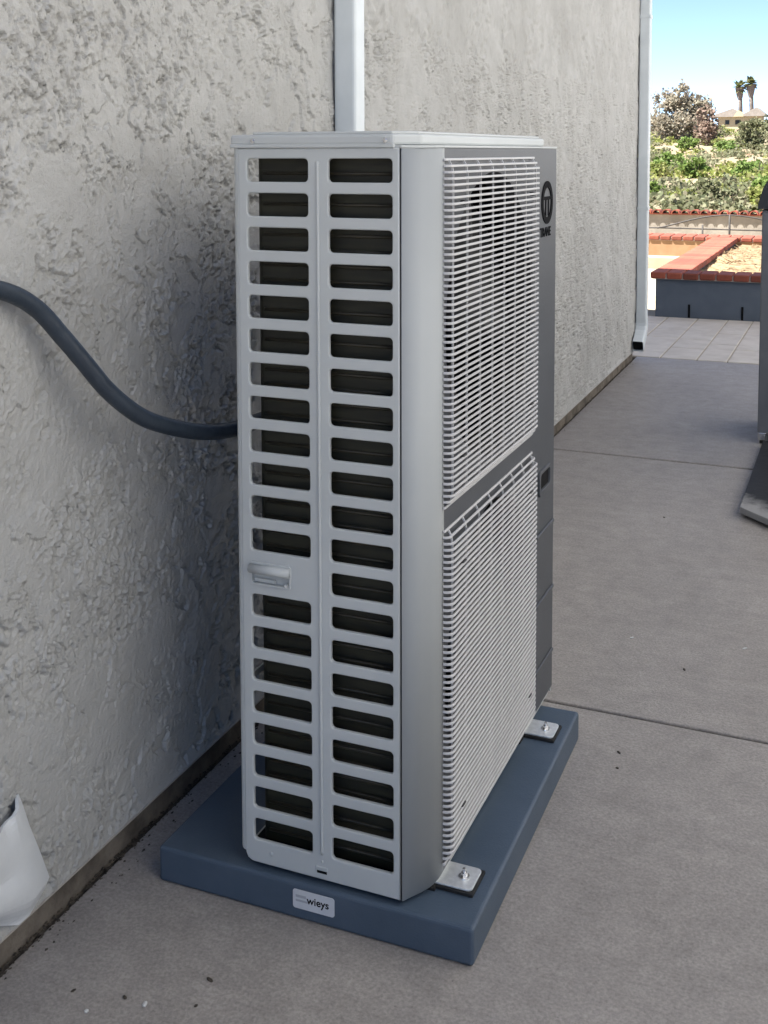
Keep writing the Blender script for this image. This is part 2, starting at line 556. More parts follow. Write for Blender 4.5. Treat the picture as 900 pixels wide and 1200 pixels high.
walk = link('concrete_walkway', None)
walk['kind'] = 'structure'
joints = [-7.0, -3.9, -1.45, 0.992, 3.445, 6.08]
for a, b in zip(joints, joints[1:]):
    g = 0.0055
    ga, gb = (0.011 if a == 3.445 else g), (0.011 if b == 3.445 else g)
    # joints run very slightly askew, like the poured slab
    xl = lambda y: -WD - 0.009 - math.sin(WYAW) * y
    poly = [(xl(a), a + ga), (3.2, a + ga - 0.03), (3.2, b - gb - 0.03), (xl(b), b - gb)]
    link('slab', prism_mesh(poly, -0.17, GZ, bevel=0.004), MAT['concrete'], walk)
filler = link('joint_filler', box_mesh(-0.36, 3.2, -7, 6.06, -0.165, GZ - 0.010), MAT['pebble'], walk)

paving = link('paving', None)
paving['kind'] = 'structure'
cols = [(-0.95, -0.70, [6.1, 6.9, 7.4, 8.1]), (-0.70, -0.45, [6.1, 6.45, 7.05, 7.7, 8.1]), (-0.45, -0.20, [6.1, 6.32, 7.0, 7.4, 8.1]), (-0.20, 0.045, [6.1, 6.55, 6.96, 7.85, 8.1]),
        (0.045, 0.245, [6.1, 6.8, 7.3, 7.75, 8.1]), (0.245, 0.49, [6.1, 6.6, 7.2, 7.45, 8.1]), (0.49, 0.74, [6.1, 6.9, 7.4, 8.1]), (0.74, 0.99, [6.1, 6.5, 7.3, 8.1])]
for x0, x1, ys in cols:
    for a, b in zip(ys, ys[1:]):
        dz = random.uniform(-0.001, 0.0015)
        g = 0.0045
        link('paver', box_mesh(x0 + g, x1 - g, a + g, min(b, 8.085) - g, -0.14, GZ + dz, bevel=0.004, seg=1), MAT['paver'], paving)
link('joint_sand', box_mesh(-0.95, 0.99, 6.086, 8.085, -0.145, GZ - 0.010), MAT['foundation'], paving)

# ------------------------------------------------------------------ the house on the left
house = thing('house', 'tall house wall of rough beige textured stucco running along the left', 'house', (-WD, 0, 0), WYAW)
Y_END = 6.0


def stucco_height(y, z):
    wx = (fbm(y * 16, z * 16, 3, 4, .6) - .5) * 0.075
    wz = (fbm(y * 16 + 40, z * 16, 8, 4, .6) - .5) * 0.075
    a, b = y + wx, z + wz
    # trowelled plateaus: flat tops that end in ragged, nearly upright edges
    u, v = a + 0.45 * b, b * .8 - .36 * a
    h = 0
    for k, (sc, th, amp) in enumerate(((7, .47, .0042), (12, .50, .0038), (21, .53, .0024))):
        p = fbm(u * sc + 5 * k, v * sc * .62 + 9 * k, 11 + 7 * k, 5, .58)
        m = sstep(.38, .58, fbm(y * 5 + 3 * k, z * 5 + 7 * k, 140 + k, 3))
        h = h + amp * m * sstep(th - .006, th + .006, p)
        h = h + 0.0013 * m * np.exp(-((p - th - .010) / .009) ** 2)
        h = h - 0.0040 * m * np.exp(-((p - th + .012) / .008) ** 2)
    # crumbs and pits in the rough zones
    rough = sstep(.42, .60, fbm(y * 7 + 2, z * 7 + 8, 29, 3))
    g1 = fbm(y * 85, z * 72, 51, 3, .62)
    h = h + (0.12 + rough) * 0.0030 * (sstep(.46, .58, g1) - 0.4)
    pit = fbm(y * 48 + 3, z * 42, 61, 4, .65)
    h = h - (0.2 + rough) * 0.0052 * sstep(.60, .64, pit)
    h = h + 0.0019 * (fbm(y * 150, z * 140, 71, 2) - .5)
    h = h + 0.004 * (fbm(y * 2.5, z * 2.5, 81, 2) - .5)
    return h


yy = np.concatenate([np.arange(-0.62, 0.36, 0.0022), np.arange(0.36, 1.3, 0.0042), np.arange(1.3, 3.0, 0.0075), np.arange(3.0, Y_END, 0.012), [Y_END]])
zz = np.concatenate([np.arange(-0.0095, 1.70, 0.0028), np.linspace(1.703, 2.6, 110)])
YY, ZZ = np.meshgrid(yy, zz, indexing='ij')
H = stucco_height(YY, ZZ)
ed = np.clip((ZZ + 0.0095) / 0.02, 0, 1)
XX = H * (0.4 + .6 * ed) - 0.003 + 0.004 * (1 - ed)
V = np.stack([XX, YY, ZZ], -1).reshape(-1, 3)
ii = np.arange(len(yy) * len(zz)).reshape(len(yy), len(zz))
Q = np.stack([ii[:-1, :-1], ii[1:, :-1], ii[1:, 1:], ii[:-1, 1:]], -1).reshape(-1, 4)
link('stucco_wall', np_mesh(V, Q), MAT['stucco'], house)
bm = bmesh.new()
add_box(bm, -7.5, -0.012, -4.2, Y_END - 0.002, -0.0094, 5.9)
add_box(bm, -0.0119, 0.0, -4.2, -0.62, -0.0094, 5.9)
add_box(bm, -0.0119, 0.0, -0.6199, Y_END - 0.001, 2.601, 5.9)
link('wall_body', bm_mesh(bm), MAT['stucco'], house)
link('foundation', box_mesh(-7.4, -0.022, -4.19, Y_END - 0.02, -0.3, -0.0096), MAT['foundation'], house)
link('weep_screed', box_mesh(-0.0215, 0.004, -0.9, Y_END - 0.003, -0.0125, -0.0097), MAT['screed'], house)
# gable roof, ridge along the wall
bm = bmesh.new()
ye = Y_END + 0.55
prof = [(0.38, 5.80), (0.38, 5.93), (-3.8, 6.55), (-7.9, 5.93), (-7.9, 5.80), (-3.8, 6.42)]
a = [bm.verts.new((x, -4.5, z)) for x, z in prof]
b = [bm.verts.new((x, ye, z)) for x, z in prof]
bm.faces.new(a[::-1]); bm.faces.new(b)
for i in range(6):
    bm.faces.new((a[i], a[(i + 1) % 6], b[(i + 1) % 6], b[i]))
link('roof', bm_mesh(bm), MAT['shingle'], house)
bm = bmesh.new()
for y in (Y_END - 0.01,):
    t = [bm.verts.new(p) for p in ((-0.02, y, 5.9), (-7.4, y, 5.9), (-3.8, y, 6.41))]
    bm.faces.new(t)
link('gable', bm_mesh(bm), MAT['stucco'], house)

# unseen house added right of the frame to bounce sunlight into the side yard
nb = thing('bounce_house', 'plain white stucco house added out of view to bounce light into the side yard', 'house', (2.5, 0, 0))
link('wall', box_mesh(0, 7, -2.4, 9.5, -0.3, 4.8), MAT['bounce_wall'], nb)
link('roof', prism_mesh([(-0.1, -2.7), (7.3, -2.7), (7.3, 9.8), (-0.1, 9.8)], 4.8005, 5.0), MAT['shingle'], nb)

# dirt and grit packed in the gap along the foundation
rs = np.random.RandomState(5)
V, F = [], []
for k in range(2600):
    y = -0.6 + 2.4 * rs.rand() ** 1.1 if k < 1900 else rs.uniform(1.8, 5.9)
    clump = vnoise(np.array([y * 9.0]), np.array([0.5]), 55)[0]
    if rs.rand() > .25 + clump:
        continue
    s_ = rs.uniform(0.0012, 0.0034) * (1.35 if rs.rand() < .1 else 1)
    x = -WD - math.sin(WYAW) * y + (-0.012 + rs.normal() * 0.0055 if rs.rand() < .93 else rs.uniform(0.0, 0.04))
    x = max(x, -WD - math.sin(WYAW) * y - 0.020)
    c = Vector((x, y, GZ + s_ * rs.uniform(-.3, .5)))
    n = len(V)
    for d in ((1, 0, 0), (-1, 0, 0), (0, 1, 0), (0, -1, 0), (0, 0, 1), (0, 0, -1)):
        V.append(c + Vector((d[0], d[1] * rs.uniform(.8, 2.2), d[2] * .7)) * s_ * rs.uniform(.6, 1.3))
    for a_ in (0, 1):
        for b_ in (2, 3):
            for c_ in (4, 5):
                F.append((n + a_, n + b_, n + c_))
dirt = link('foundation_dirt', mesh_from(V, F), MAT['pebble'])
dirt['kind'] = 'stuff'
tag(dirt, 'dark crumbly dirt gathered along the foot of the stucco wall', 'dirt')


# ------------------------------------------------------------------ downspouts
def rect_pipe(path, w, d, r=0.010):
    """path of (y_offset, z) centre points in wall-normal frame: profile swept in the y-z plane; profile spans x by d and the sweep side by w"""
    bm = bmesh.new()
    prof = rrect(-w / 2, w / 2, 0, d, r, 3)
    rings = []
    for i, (y, z) in enumerate(path):
        p0 = Vector(path[max(i - 1, 0)]); p1 = Vector(path[min(i + 1, len(path) - 1)])
        t = (p1 - p0).normalized()
        n = Vector((-t.y, t.x))      # perpendicular, in the y-z plane
        ring = []
        for s, x in prof:
            q = Vector((y, z)) + n * s
            ring.append(bm.verts.new((x, q.x, q.y)))
        rings.append(ring)
    m = len(prof)
    for A, B in zip(rings, rings[1:]):
        for k in range(m):
            bm.faces.new((A[k], A[(k + 1) % m], B[(k + 1) % m], B[k]))
    return bm_mesh(bm, smooth=False)


def downspout(label, y0, w, d, zbot, elbow):
    x = -WD - math.sin(WYAW) * y0 + 0.004
    t = thing('downspout', label, 'downspout', (x, y0, GZ), WYAW, 'painted rectangular downspouts on the stucco wall')
    zb = zbot - GZ
    link('pipe', rect_pipe([(w / 2, 5.85), (w / 2, zb)], w, d), MAT['gutter'], t)
    for z in (1.02, 2.3):
        link('strap', box_mesh(-0.002, d + 0.0025, -0.0025, w + 0.0025, z, z + 0.022, 0.001, 1), MAT['gutter'], t)
    if elbow:
        pth = [(w / 2, zb + 0.03), (w / 2, zb), (w / 2 - .008, zb - 0.03), (w / 2 - .035, zb - 0.065), (w / 2 - 0.085, zb - 0.10), (w / 2 - 0.155, zb - 0.135)]
        e = link('elbow', rect_pipe(pth, w + .006, d + .003), MAT['gutter'], t)
        yb, zb2 = pth[-1]
        tt = (Vector(pth[-1]) - Vector(pth[-2])).normalized()
        n = Vector((-tt.y, tt.x))
        q = [Vector(pth[-1]) - tt * 0.015 + n * s for s in (-w / 2 + .002, w / 2 - .002)]
        link('opening', mesh_from([(.004, q[0].x, q[0].y), (d - .002, q[0].x, q[0].y), (d - .002, q[1].x, q[1].y), (.004, q[1].x, q[1].y)], [(0, 1, 2, 3)]), MAT['black'], e)
    return t


downspout('white painted downspout rising behind the heat pump', 1.035, 0.068, 0.066, -0.02, False)
downspout('pale far downspout with kicked-out elbow at the house corner', 5.93, 0.075, 0.070, 0.17, True)

# ------------------------------------------------------------------ plastic pad
pad = thing('equipment_pad', 'blue-grey plastic equipment pad lying on concrete under the heat pump', 'pad', (0, 0, 0), 0.0096)
link('pad_slab', box_mesh(-0.1729, 0.4671, -0.0147, 0.8186, GZ + 0.0005, -0.008, 0.007, 3), MAT['pad'], pad)
st = link('sticker', plate_mesh([rrect(0.119, 0.203, -0.0555, -0.0195, 0.005)], 0.0008, 0.0002, M_FRONT), MAT['sticker'], pad, (0, -0.0156, 0))
sk = st
me = text_mesh('wieys', 0.020, 0.0002, Matrix.Translation((0.170, -0.0006, -0.036)) @ M_FRONT)
link('lettering', me, MAT['logo'], st)
bm = bmesh.new()
add_box(bm, 0.125, 0.146, -0.0009, -0.0005, -0.034, -0.029)
add_box(bm, 0.125, 0.150, -0.0009, -0.0005, -0.042, -0.038)
link('fine_print', bm_mesh(bm), MAT['print_grey'], st)

# ------------------------------------------------------------------ heat pump
HP_H, HP_L, XF, XS = 1.345, 0.875, 0.378, 0.327
hp = thing('heat_pump', 'tall silver-grey outdoor heat pump with slotted side and two fan grilles', 'heat pump')

# slotted coil guard facing the camera
PITCH_Z = 0.0618
ROW0 = 1.3025
loops = [[(0.012, 0.020)] + [(0.012 + 0.018 - 0.018 * math.cos(R(a)) * 1.0, 0.020 - 0.019 * math.sin(R(a))) for a in (15, 35, 55, 75, 90)] + [(XS - 0.001, 0.001), (XS - 0.001, HP_H - 0.003), (0.012, HP_H - 0.003)]]
rows = [ROW0 - PITCH_Z * k for k in range(21)]
for k, z in enumerate(rows):
    if k != 12:
        loops.append(rrect(0.0305, 0.1525, z - 0.0208, z + 0.0208, 0.0075, 4))
    else:
        loops.append(rrect(0.0335, 0.1095, z - 0.0185, z + 0.004, 0.004))
    loops.append(rrect(0.1925, 0.3135, z - 0.0208, z + 0.0208, 0.0075, 4))
guard = link('coil_guard', plate_mesh(loops, 0.004, 0.0024, Matrix.Translation((0, 0.0044, 0)) @ M_FRONT), MAT['cabinet'], hp)
# rounded left corner of the guard
pr = [(0.0125, 0.0), (0.008, 0.0007), (0.0045, 0.0025), (0.0018, 0.0055), (0.0005, 0.009), (0.0, 0.013), (0.0, 0.019), (0.002, 0.019), (0.002, 0.013), (0.006, 0.006), (0.0125, 0.003)]
bm = bmesh.new()
lo = [bm.verts.new((x, y, 0.020 + 0.012 * min(1, y / .012))) for x, y in pr]
hi = [bm.verts.new((x, y, HP_H - 0.003)) for x, y in pr]
for i in range(len(pr)):
    j = (i + 1) % len(pr)
    bm.faces.new((lo[i], lo[j], hi[j], hi[i]))
bm.faces.new(hi)
bm.faces.new(lo[::-1])
me = bm_mesh(bm)
link('guard_edge', me, MAT['cabinet'], hp)
link('bead', tube_mesh([(0.1725, -0.0002, 1.318), (0.1725, -0.0012, 1.310), (0.1725, -0.0012, 0.058), (0.1725, -0.0002, 0.050)], 0.0028, 8), MAT['cabinet'], guard)
# recessed hand grip in the thirteenth row
zc = rows[12]
grip = link('hand_grip', plate_mesh([rrect(0.0295, 0.1135, zc - 0.0225, zc + 0.0225, 0.006), rrect(0.0335, 0.1095, zc - 0.0185, zc + 0.004, 0.004)], 0.002, 0.0008, Matrix.Translation((0, -0.0012, 0)) @ M_FRONT), MAT['cabinet'], guard)
bm = bmesh.new()
add_tube(bm, [(0.0305, -0.0060, zc + 0.0095), (0.1125, -0.0060, zc + 0.0095)], 0.0085, 12)
link('grip_lip', bm_mesh(bm, smooth=True), MAT['cabinet'], grip)
link('grip_pocket', prism_mesh([(0.0325, 0.006), (0.1105, 0.006), (0.1105, 0.020), (0.0325, 0.020)], zc - 0.022, zc + 0.012), MAT['cabinet'], grip)
link('grip_ledge', box_mesh(0.036, 0.080, 0.0012, 0.006, zc - 0.0175, zc - 0.010, 0.001, 1), MAT['cabinet'], grip)
bm = bmesh.new()
add_tube(bm, [(0.105, 0.0, zc - 0.015), (0.105, -0.005, zc - 0.015)], 0.0035, 10)
link('grip_screw', bm_mesh(bm), MAT['galv'], grip)
# pressed marks near the foot of the guard
bm = bmesh.new()
bmesh.ops.create_uvsphere(bm, u_segments=14, v_segments=8, radius=0.0055, matrix=Matrix.Translation((0.067, 0.0015, 0.024)) @ Matrix.Diagonal((1, .5, 1, 1)))
link('dimple', bm_mesh(bm, True), MAT['cabinet'], guard)
bm = bmesh.new()
bmesh.ops.create_uvsphere(bm, u_segments=12, v_segments=8, radius=0.003, matrix=Matrix.Translation((0.1725, 0.0005, 0.036)) @ Matrix.Diagonal((1, .5, 1, 1)))
link('dimple', bm_mesh(bm, True), MAT['cabinet'], guard)
link('vent_lip', box_mesh(0.160, 0.184, -0.0022, 0.0005, 0.0195, 0.026, 0.0012, 2), MAT['cabinet'], guard)
link('drain_slot', box_mesh(0.162, 0.182, -0.0006, 0.0005, 0.013, 0.0178, 0.0, 1), MAT['black'], guard)

# coil behind the slots: an L wrapped round the back corner
bm = bmesh.new()


def wall_strip(bm, pts, z0, z1):
    lo = [bm.verts.new((x, y, z0)) for x, y in pts]
    hi = [bm.verts.new((x, y, z1)) for x, y in pts]
    n = len(pts)
    for i in range(n):
        j = (i + 1) % n
        bm.faces.new((lo[i], lo[j], hi[j], hi[i]))
    bm.faces.new(hi)
    bm.faces.new(lo[::-1])


out = [(0.318, 0.034)]
out += [(0.043 - 0.012 * math.sin(R(a)), 0.046 - 0.012 * math.cos(R(a))) for a in (0, 20, 40, 60, 75, 90)]
out += [(0.031, 0.80), (0.062, 0.80)]
out += [(0.062, 0.070), (0.070, 0.062), (0.318, 0.062)]
wall_strip(bm, out, 0.03, 1.33)
coil = link('coil', bm_mesh(bm), MAT['coil'], hp)
tube = bmesh.new()
for k in range(46):
    z = 0.05 + k * 0.0277
    add_tube(tube, [(0.318, 0.0335, z), (0.046, 0.0335, z)], 0.0035, 6)
link('coil_tubes', bm_mesh(tube, True), MAT['tube'], coil)
link('light_block', box_mesh(0.10, 0.112, 0.066, 0.868, 0.03, 1.335), MAT['inside'], hp)  # dark box added behind the coil to block light inside
# upright post at the rear corner
link('rear_post', box_mesh(0.0, 0.012, 0.845, 0.873, 0.004, 1.34), MAT['cabinet'], hp)
for z in (0.33, 0.67, 1.0):
    link('rear_rail', box_mesh(0.001, 0.004, 0.020, 0.845, z, z + 0.012), MAT['cabinet'], hp)

# corner panel with its rolled bend
pr = [(XS + 0.0018, 0.0060), (XS + 0.0022, 0.0026), (XS + 0.0036, 0.0019), (0.3545, 0.0335), (0.3555, 0.0348), (0.3640, 0.0465), (0.3700, 0.0565), (0.3745, 0.0670), (0.3770, 0.0760), (0.3780, 0.0850)]
zb = [0.000, 0.000, 0.000, 0.0035, 0.0038, 0.006, 0.009, 0.013, 0.016, 0.019]
V, F = [], []
for (x, y), z in zip(pr, zb):
    V += [(x, y, z), (x, y, HP_H - 0.004)]
for i in range(len(pr) - 1):
    F.append((2 * i, 2 * i + 2, 2 * i + 3, 2 * i + 1))
n0 = len(V)
inn = [(XS + 0.0035, 0.006), (XS + 0.009, 0.004), (0.338, 0.0085), (0.348, 0.023), (0.3615, 0.0455), (0.3725, 0.069), (0.376, 0.085)]
me = mesh_from(V, F, smooth=True)
me.set_sharp_from_angle(angle=R(9))
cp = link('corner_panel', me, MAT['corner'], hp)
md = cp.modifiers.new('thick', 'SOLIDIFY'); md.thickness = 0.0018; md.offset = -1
link('panel_seam', box_mesh(XS - 0.0008, XS + 0.0026, 0.0035, 0.006, 0.002, HP_H - 0.004), MAT['dark_plastic'], hp)

# front panel with two round fan openings
Y0F, Y1F = 0.0852, HP_L
CY = 0.375
C1, C2 = 1.012, 0.345


def circle(cx, cy, r, n=64):
    return [(cx + r * math.cos(2 * math.pi * k / n), cy + r * math.sin(2 * math.pi * k / n)) for k in range(n)]


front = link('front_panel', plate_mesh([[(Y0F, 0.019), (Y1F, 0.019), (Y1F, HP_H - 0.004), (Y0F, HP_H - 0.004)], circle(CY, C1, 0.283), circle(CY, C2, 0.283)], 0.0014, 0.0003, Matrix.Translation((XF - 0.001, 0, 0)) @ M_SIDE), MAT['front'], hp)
link('front_ledge', prism_mesh([(0.31, 0.0012), (0.3305, 0.0012), (0.3570, 0.0340), (0.3720, 0.0570), (0.3795, 0.0835), (0.3795, 0.877), (0.31, 0.877)], HP_H - 0.0035, HP_H + 0.001, 0.0012), MAT['cabinet'], hp)
link('side_panel', box_mesh(0.002, XF - 0.003, HP_L - 0.0025, HP_L, 0.004, HP_H - 0.004), MAT['cabinet'], hp)
link('inner_wall', box_mesh(0.113, XF - 0.004, 0.70, 0.704, 0.03, HP_H - 0.006), MAT['inside'], hp)
link('base_pan', prism_mesh([(0.010, 0.010), (0.330, 0.010), (0.352, 0.044), (0.368, 0.078), (0.370, 0.100), (0.370, 0.868), (0.010, 0.868)], -0.0015, 0.024, 0.002), MAT['cabinet'], hp)
for y in (0.06, 0.62):
    link('foot_rail', box_mesh(0.03, 0.37, y, y + 0.05, -0.0078, -0.0016), MAT['rubber'], hp)
link('dark_liner', prism_mesh([(0.016, 0.016), (0.325, 0.016), (0.346, 0.046), (0.362, 0.080), (0.364, 0.100), (0.364, 0.862), (0.016, 0.862)], 0.0242, 0.0262), MAT['inside'], hp)  # dark sheet added over the pan, interior shade put into its colour
# fans
for zc in (C1, C2):
    fan = link('fan', None, parent=hp, loc=(0.30, CY, zc))
    bm = bmesh.new()
    add_tube(bm, [(-0.05, 0, 0), (0.03, 0, 0), (0.045, 0, 0)], [0.075, 0.075, 0.05], 24)
    link('hub', bm_mesh(bm, True), MAT['dark_plastic'], fan)
    for k in range(3):
        V, F = [], []
        for i in range(7):
            for j in range(7):
                r = 0.06 + 0.205 * i / 6
                a = R(120 * k + (-35 + 75 * j / 6) + 14 * i / 6)
                V.append((0.028 - 0.06 * j / 6 + .01 * i / 6, r * math.cos(a), r * math.sin(a)))
        for i in range(6):
            for j in range(6):
                F.append((i * 7 + j, i * 7 + j + 1, i * 7 + j + 8, i * 7 + j + 7))
        bl = link('blade', mesh_from(V, F, True), MAT['dark_plastic'], fan)
        md = bl.modifiers.new('thick', 'SOLIDIFY'); md.thickness = 0.003
    # bell mouth ring
    V, F = [], []
    n = 48
    for (x, r) in ((0.076, 0.283), (0.066, 0.276), (0.03, 0.272)):
        V += [(x, r * math.cos(2 * math.pi * k / n), r * math.sin(2 * math.pi * k / n)) for k in range(n)]
    for q in range(2):
        for k in range(n):
            F.append((q * n + k, q * n + (k + 1) % n, (q + 1) * n + (k + 1) % n, (q + 1) * n + k))
    link('bell_mouth', mesh_from(V, F, True), MAT['dark_plastic'], fan)

# grilles -------------------------------------------------------------
GY0, GY1 = 0.0785, 0.668


def slat_path(depth):
    x0 = XF + 0.0005
    r = min(0.016, depth)
    pts = [(x0, GY0), (x0 + depth - r, GY0)]
    pts += [(x0 + depth - r + r * math.sin(R(a)), GY0 + r - r * math.cos(R(a))) for a in (22, 45, 68, 90)]
    pts += [(x0 + depth, GY1 - r)]
    pts += [(x0 + depth - r + r * math.cos(R(a)), GY1 - r + r * math.sin(R(a))) for a in (22, 45, 68, 90)]
    pts += [(x0, GY1)]
    return pts


def slat_mesh(depth, hz=0.0048, tk=0.0040):
    pts = [Vector((x, y)) for x, y in slat_path(depth)]
    V, F = [], []
    for i, p in enumerate(pts):
        t = (pts[min(i + 1, len(pts) - 1)] - pts[max(i - 1, 0)]).normalized()
        n = Vector((t.y, -t.x))     # outward
        for (o, z) in ((0.0, hz * .32), (-tk * .3, hz / 2), (-tk, hz * .36), (-tk, -hz * .36), (-tk * .3, -hz / 2), (0.0, -hz * .32)):
            q = p + n * o
            V.append((q.x, q.y, z))
    m = 6
    for i in range(len(pts) - 1):
        for k in range(m):
            F.append((i * m + k, i * m + (k + 1) % m, (i + 1) * m + (k + 1) % m, (i + 1) * m + k))
    F.append(tuple(range(m))[::-1])
    F.append(tuple(range((len(pts) - 1) * m, len(pts) * m)))
    return mesh_from(V, F)


SL_MAIN = slat_mesh(0.0185)
SL_END = slat_mesh(0.0120)
SL_LIP = slat_mesh(0.0040)
for me in (SL_MAIN, SL_END, SL_LIP):
    me.materials.append(MAT['grille'])


def grille(z0, z1, tailrows):
    g = link('fan_grille', None, parent=hp, loc=(0, 0, 0))
    n = 57
    zs = [z0 + (z1 - z0) * k / (n - 1) for k in range(n)]
    for k, z in enumerate(zs):
        me = SL_LIP if k in (0, n - 1) else SL_END if k in (1, n - 2) else SL_MAIN
        link('slat', me, None, g, (0, 0, z))
    # upright ribs that follow the bulge
    ny = 8
    for j in range(ny):
        y = GY0 + 0.020 + (GY1 - GY0 - 0.04) * j / (ny - 1)
        x = XF + 0.0005
        path = [(x, z1), (x + 0.004, z1 - .0005), (x + 0.010, z1 - 0.011), (x + 0.0125, z1 - 0.024), (x + 0.0125, z0 + 0.024), (x + 0.010, z0 + 0.011), (x + 0.004, z0 + .0005), (x, z0)]
        bm = bmesh.new()
        A = [(bm.verts.new((px, y - .0011, pz)), bm.verts.new((px, y + .0011, pz)), bm.verts.new((px - .0035, y + .0011, pz)), bm.verts.new((px - .0035, y - .0011, pz))) for px, pz in path]
        for a, b in zip(A, A[1:]):
            for q in range(4):
                bm.faces.new((a[q], a[(q + 1) % 4], b[(q + 1) % 4], b[q]))
        link('rib', bm_mesh(bm), MAT['grille'], g)
    for (y, k) in ((GY0 + 0.072, 7), (GY1 - 0.055, 7), (GY0 + 0.072, n - 8), (GY1 - 0.055, n - 8)):
        z = zs[k]
        c = link('clip', box_mesh(XF + 0.010, XF + 0.0187, y - 0.010, y + 0.010, z - 0.0045, z + 0.0045, 0.001, 1), MAT['dark_plastic'], g)
    return g


grille(0.699, 1.321, 0)
grille(0.034, 0.656, 6)

# pressed lines, grip and mark on the front panel's right strip
for z in (0.440, 0.276, 0.116):
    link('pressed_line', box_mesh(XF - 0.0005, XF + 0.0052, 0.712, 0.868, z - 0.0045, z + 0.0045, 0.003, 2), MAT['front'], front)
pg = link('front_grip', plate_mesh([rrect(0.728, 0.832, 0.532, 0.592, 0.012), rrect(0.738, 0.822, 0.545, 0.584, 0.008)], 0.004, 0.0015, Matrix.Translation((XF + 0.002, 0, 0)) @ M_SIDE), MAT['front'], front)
link('grip_hollow', box_mesh(XF - 0.0002, XF + 0.0006, 0.739, 0.821, 0.546, 0.583), MAT['inside'], pg)
YL, ZL = 0.789, 1.217
ring = link('round_mark', plate_mesh([circle(YL, ZL, 0.050, 48), circle(YL, ZL, 0.0345, 48)], 0.0016, 0.0003, Matrix.Translation((XF + 0.0012, 0, 0)) @ M_SIDE), MAT['logo'], front)
bm = bmesh.new()
add_box(bm, XF + 0.0002, XF + 0.0019, YL - 0.0335, YL + 0.0335, ZL + 0.006, ZL + 0.014)
add_box(bm, XF + 0.0002, XF + 0.0019, YL - 0.0155, YL - 0.0085, ZL - 0.031, ZL + 0.0062)
add_box(bm, XF + 0.0002, XF + 0.0019, YL + 0.0085, YL + 0.0155, ZL - 0.031, ZL + 0.0062)
link('mark_strokes', bm_mesh(bm), MAT['logo'], ring)
link('lettering', text_mesh('TRANE', 0.030, 0.0006, Matrix.Translation((XF + 0.0008, YL - 0.012, 1.148)) @ M_SIDE), MAT['logo'], front)

# top cover: skirt with bevelled front corner, raised plateau, screws
lid = link('top_cover', prism_mesh([(-0.002, -0.003), (0.316, -0.003), (0.350, 0.048), (0.350, 0.868), (-0.002, 0.868)], HP_H + 0.0012, HP_H + 0.0205, 0.005), MAT['cabinet'], hp)
link('raised_panel', prism_mesh([(0.040, 0.004), (0.312, 0.004), (0.343, 0.051), (0.343, 0.850), (0.040, 0.850)], HP_H + 0.0195, HP_H + 0.0255, 0.0028), MAT['cabinet'], lid)
link('skirt_lip', box_mesh(-0.002, 0.318, -0.0042, 0.004, HP_H - 0.0030, HP_H + 0.004, 0.0012, 1), MAT['cabinet'], lid)
for x in (0.045, 0.302):
    bm = bmesh.new()
    add_tube(bm, [(x, -0.002, HP_H + 0.0098), (x, -0.0045, HP_H + 0.0098)], [0.0052, 0.0048], 12)
    add_tube(bm, [(x, -0.0044, HP_H + 0.0098), (x, -0.0075, HP_H + 0.0098)], 0.0032, 6)
    link('screw', bm_mesh(bm), MAT['steel'], lid)

# hold-down brackets on rubber pads
for (y, w) in ((0.106, 0.034), (0.690, 0.034)):
    k = link('hold_down', None, parent=hp, loc=(0, y, 0))
    link('rubber_pad', box_mesh(0.330, 0.440, -w - .004, w + 0.004, -0.0078, -0.001, 0.001, 1), MAT['rubber'], k)
    pl = link('bracket_plate', prism_mesh(rrect(0.330, 0.436, -w, w, 0.010, 4), -0.0006, 0.0030, 0.0009), MAT['galv'], k)
    bm = bmesh.new()
    bmesh.ops.create_cone(bm, cap_ends=True, segments=18, radius1=0.011, radius2=0.0105, depth=0.002, matrix=Matrix.Translation((0.411, 0, 0.004)))
    bmesh.ops.create_cone(bm, cap_ends=True, segments=6, radius1=0.0065, radius2=0.006, depth=0.007, matrix=Matrix.Translation((0.411, 0, 0.0080)))
    bmesh.ops.create_cone(bm, cap_ends=True, segments=10, radius1=0.0032, radius2=0.003, depth=0.008, matrix=Matrix.Translation((0.411, 0, 0.0150)))
    link('bolt', bm_mesh(bm), MAT['steel'], k)

# ------------------------------------------------------------------ conduit
P = [(-0.262, -0.62, 1.13), (-0.256, -0.46, 1.135), (-0.25, -0.327, 1.109), (-0.238, -0.256, 1.072), (-0.222, -0.205, 1.014), (-0.205, -0.170, 0.965), (-0.183, -0.128, 0.905), (-0.16, -0.067, 0.85), (-0.14, 0.0, 0.817), (-0.118, 0.088, 0.789), (-0.098, 0.170, 0.779), (-0.06, 0.25, 0.79), (0.0, 0.31, 0.80), (0.05, 0.33, 0.80)]


def catmull(P, n=8):
    P = [Vector(p) for p in P]
    out = []
    for i in range(len(P) - 1):
        p0, p1, p2, p3 = P[max(i - 1, 0)], P[i], P[i + 1], P[min(i + 2, len(P) - 1)]
        for k in range(n):
            t = k / n
            out.append(0.5 * ((2 * p1) + (-p0 + p2) * t + (2 * p0 - 5 * p1 + 4 * p2 - p3) * t * t + (-p0 + 3 * p1 - 3 * p2 + p3) * t ** 3))
    out.append(P[-1])
    return out


tag(link('conduit', tube_mesh(catmull(P), 0.0158, 20), MAT['conduit']), 'dark blue-grey flexible conduit curving from the stucco wall into the heat pump', 'conduit')

# ------------------------------------------------------------------ crumpled white plastic at lower left
rs = np.random.RandomState(3)
prof = [(-0.66, 0.30), (-0.40, 0.285), (-0.305, 0.262), (-0.292, 0.255), (-0.284, 0.225), (-0.275, 0.185), (-0.248, 0.105), (-0.222, 0.030), (-0.246, 0.004), (-0.275, -0.022), (-0.306, -0.041), (-0.40, -0.040), (-0.52, -0.03), (-0.66, -0.02)]
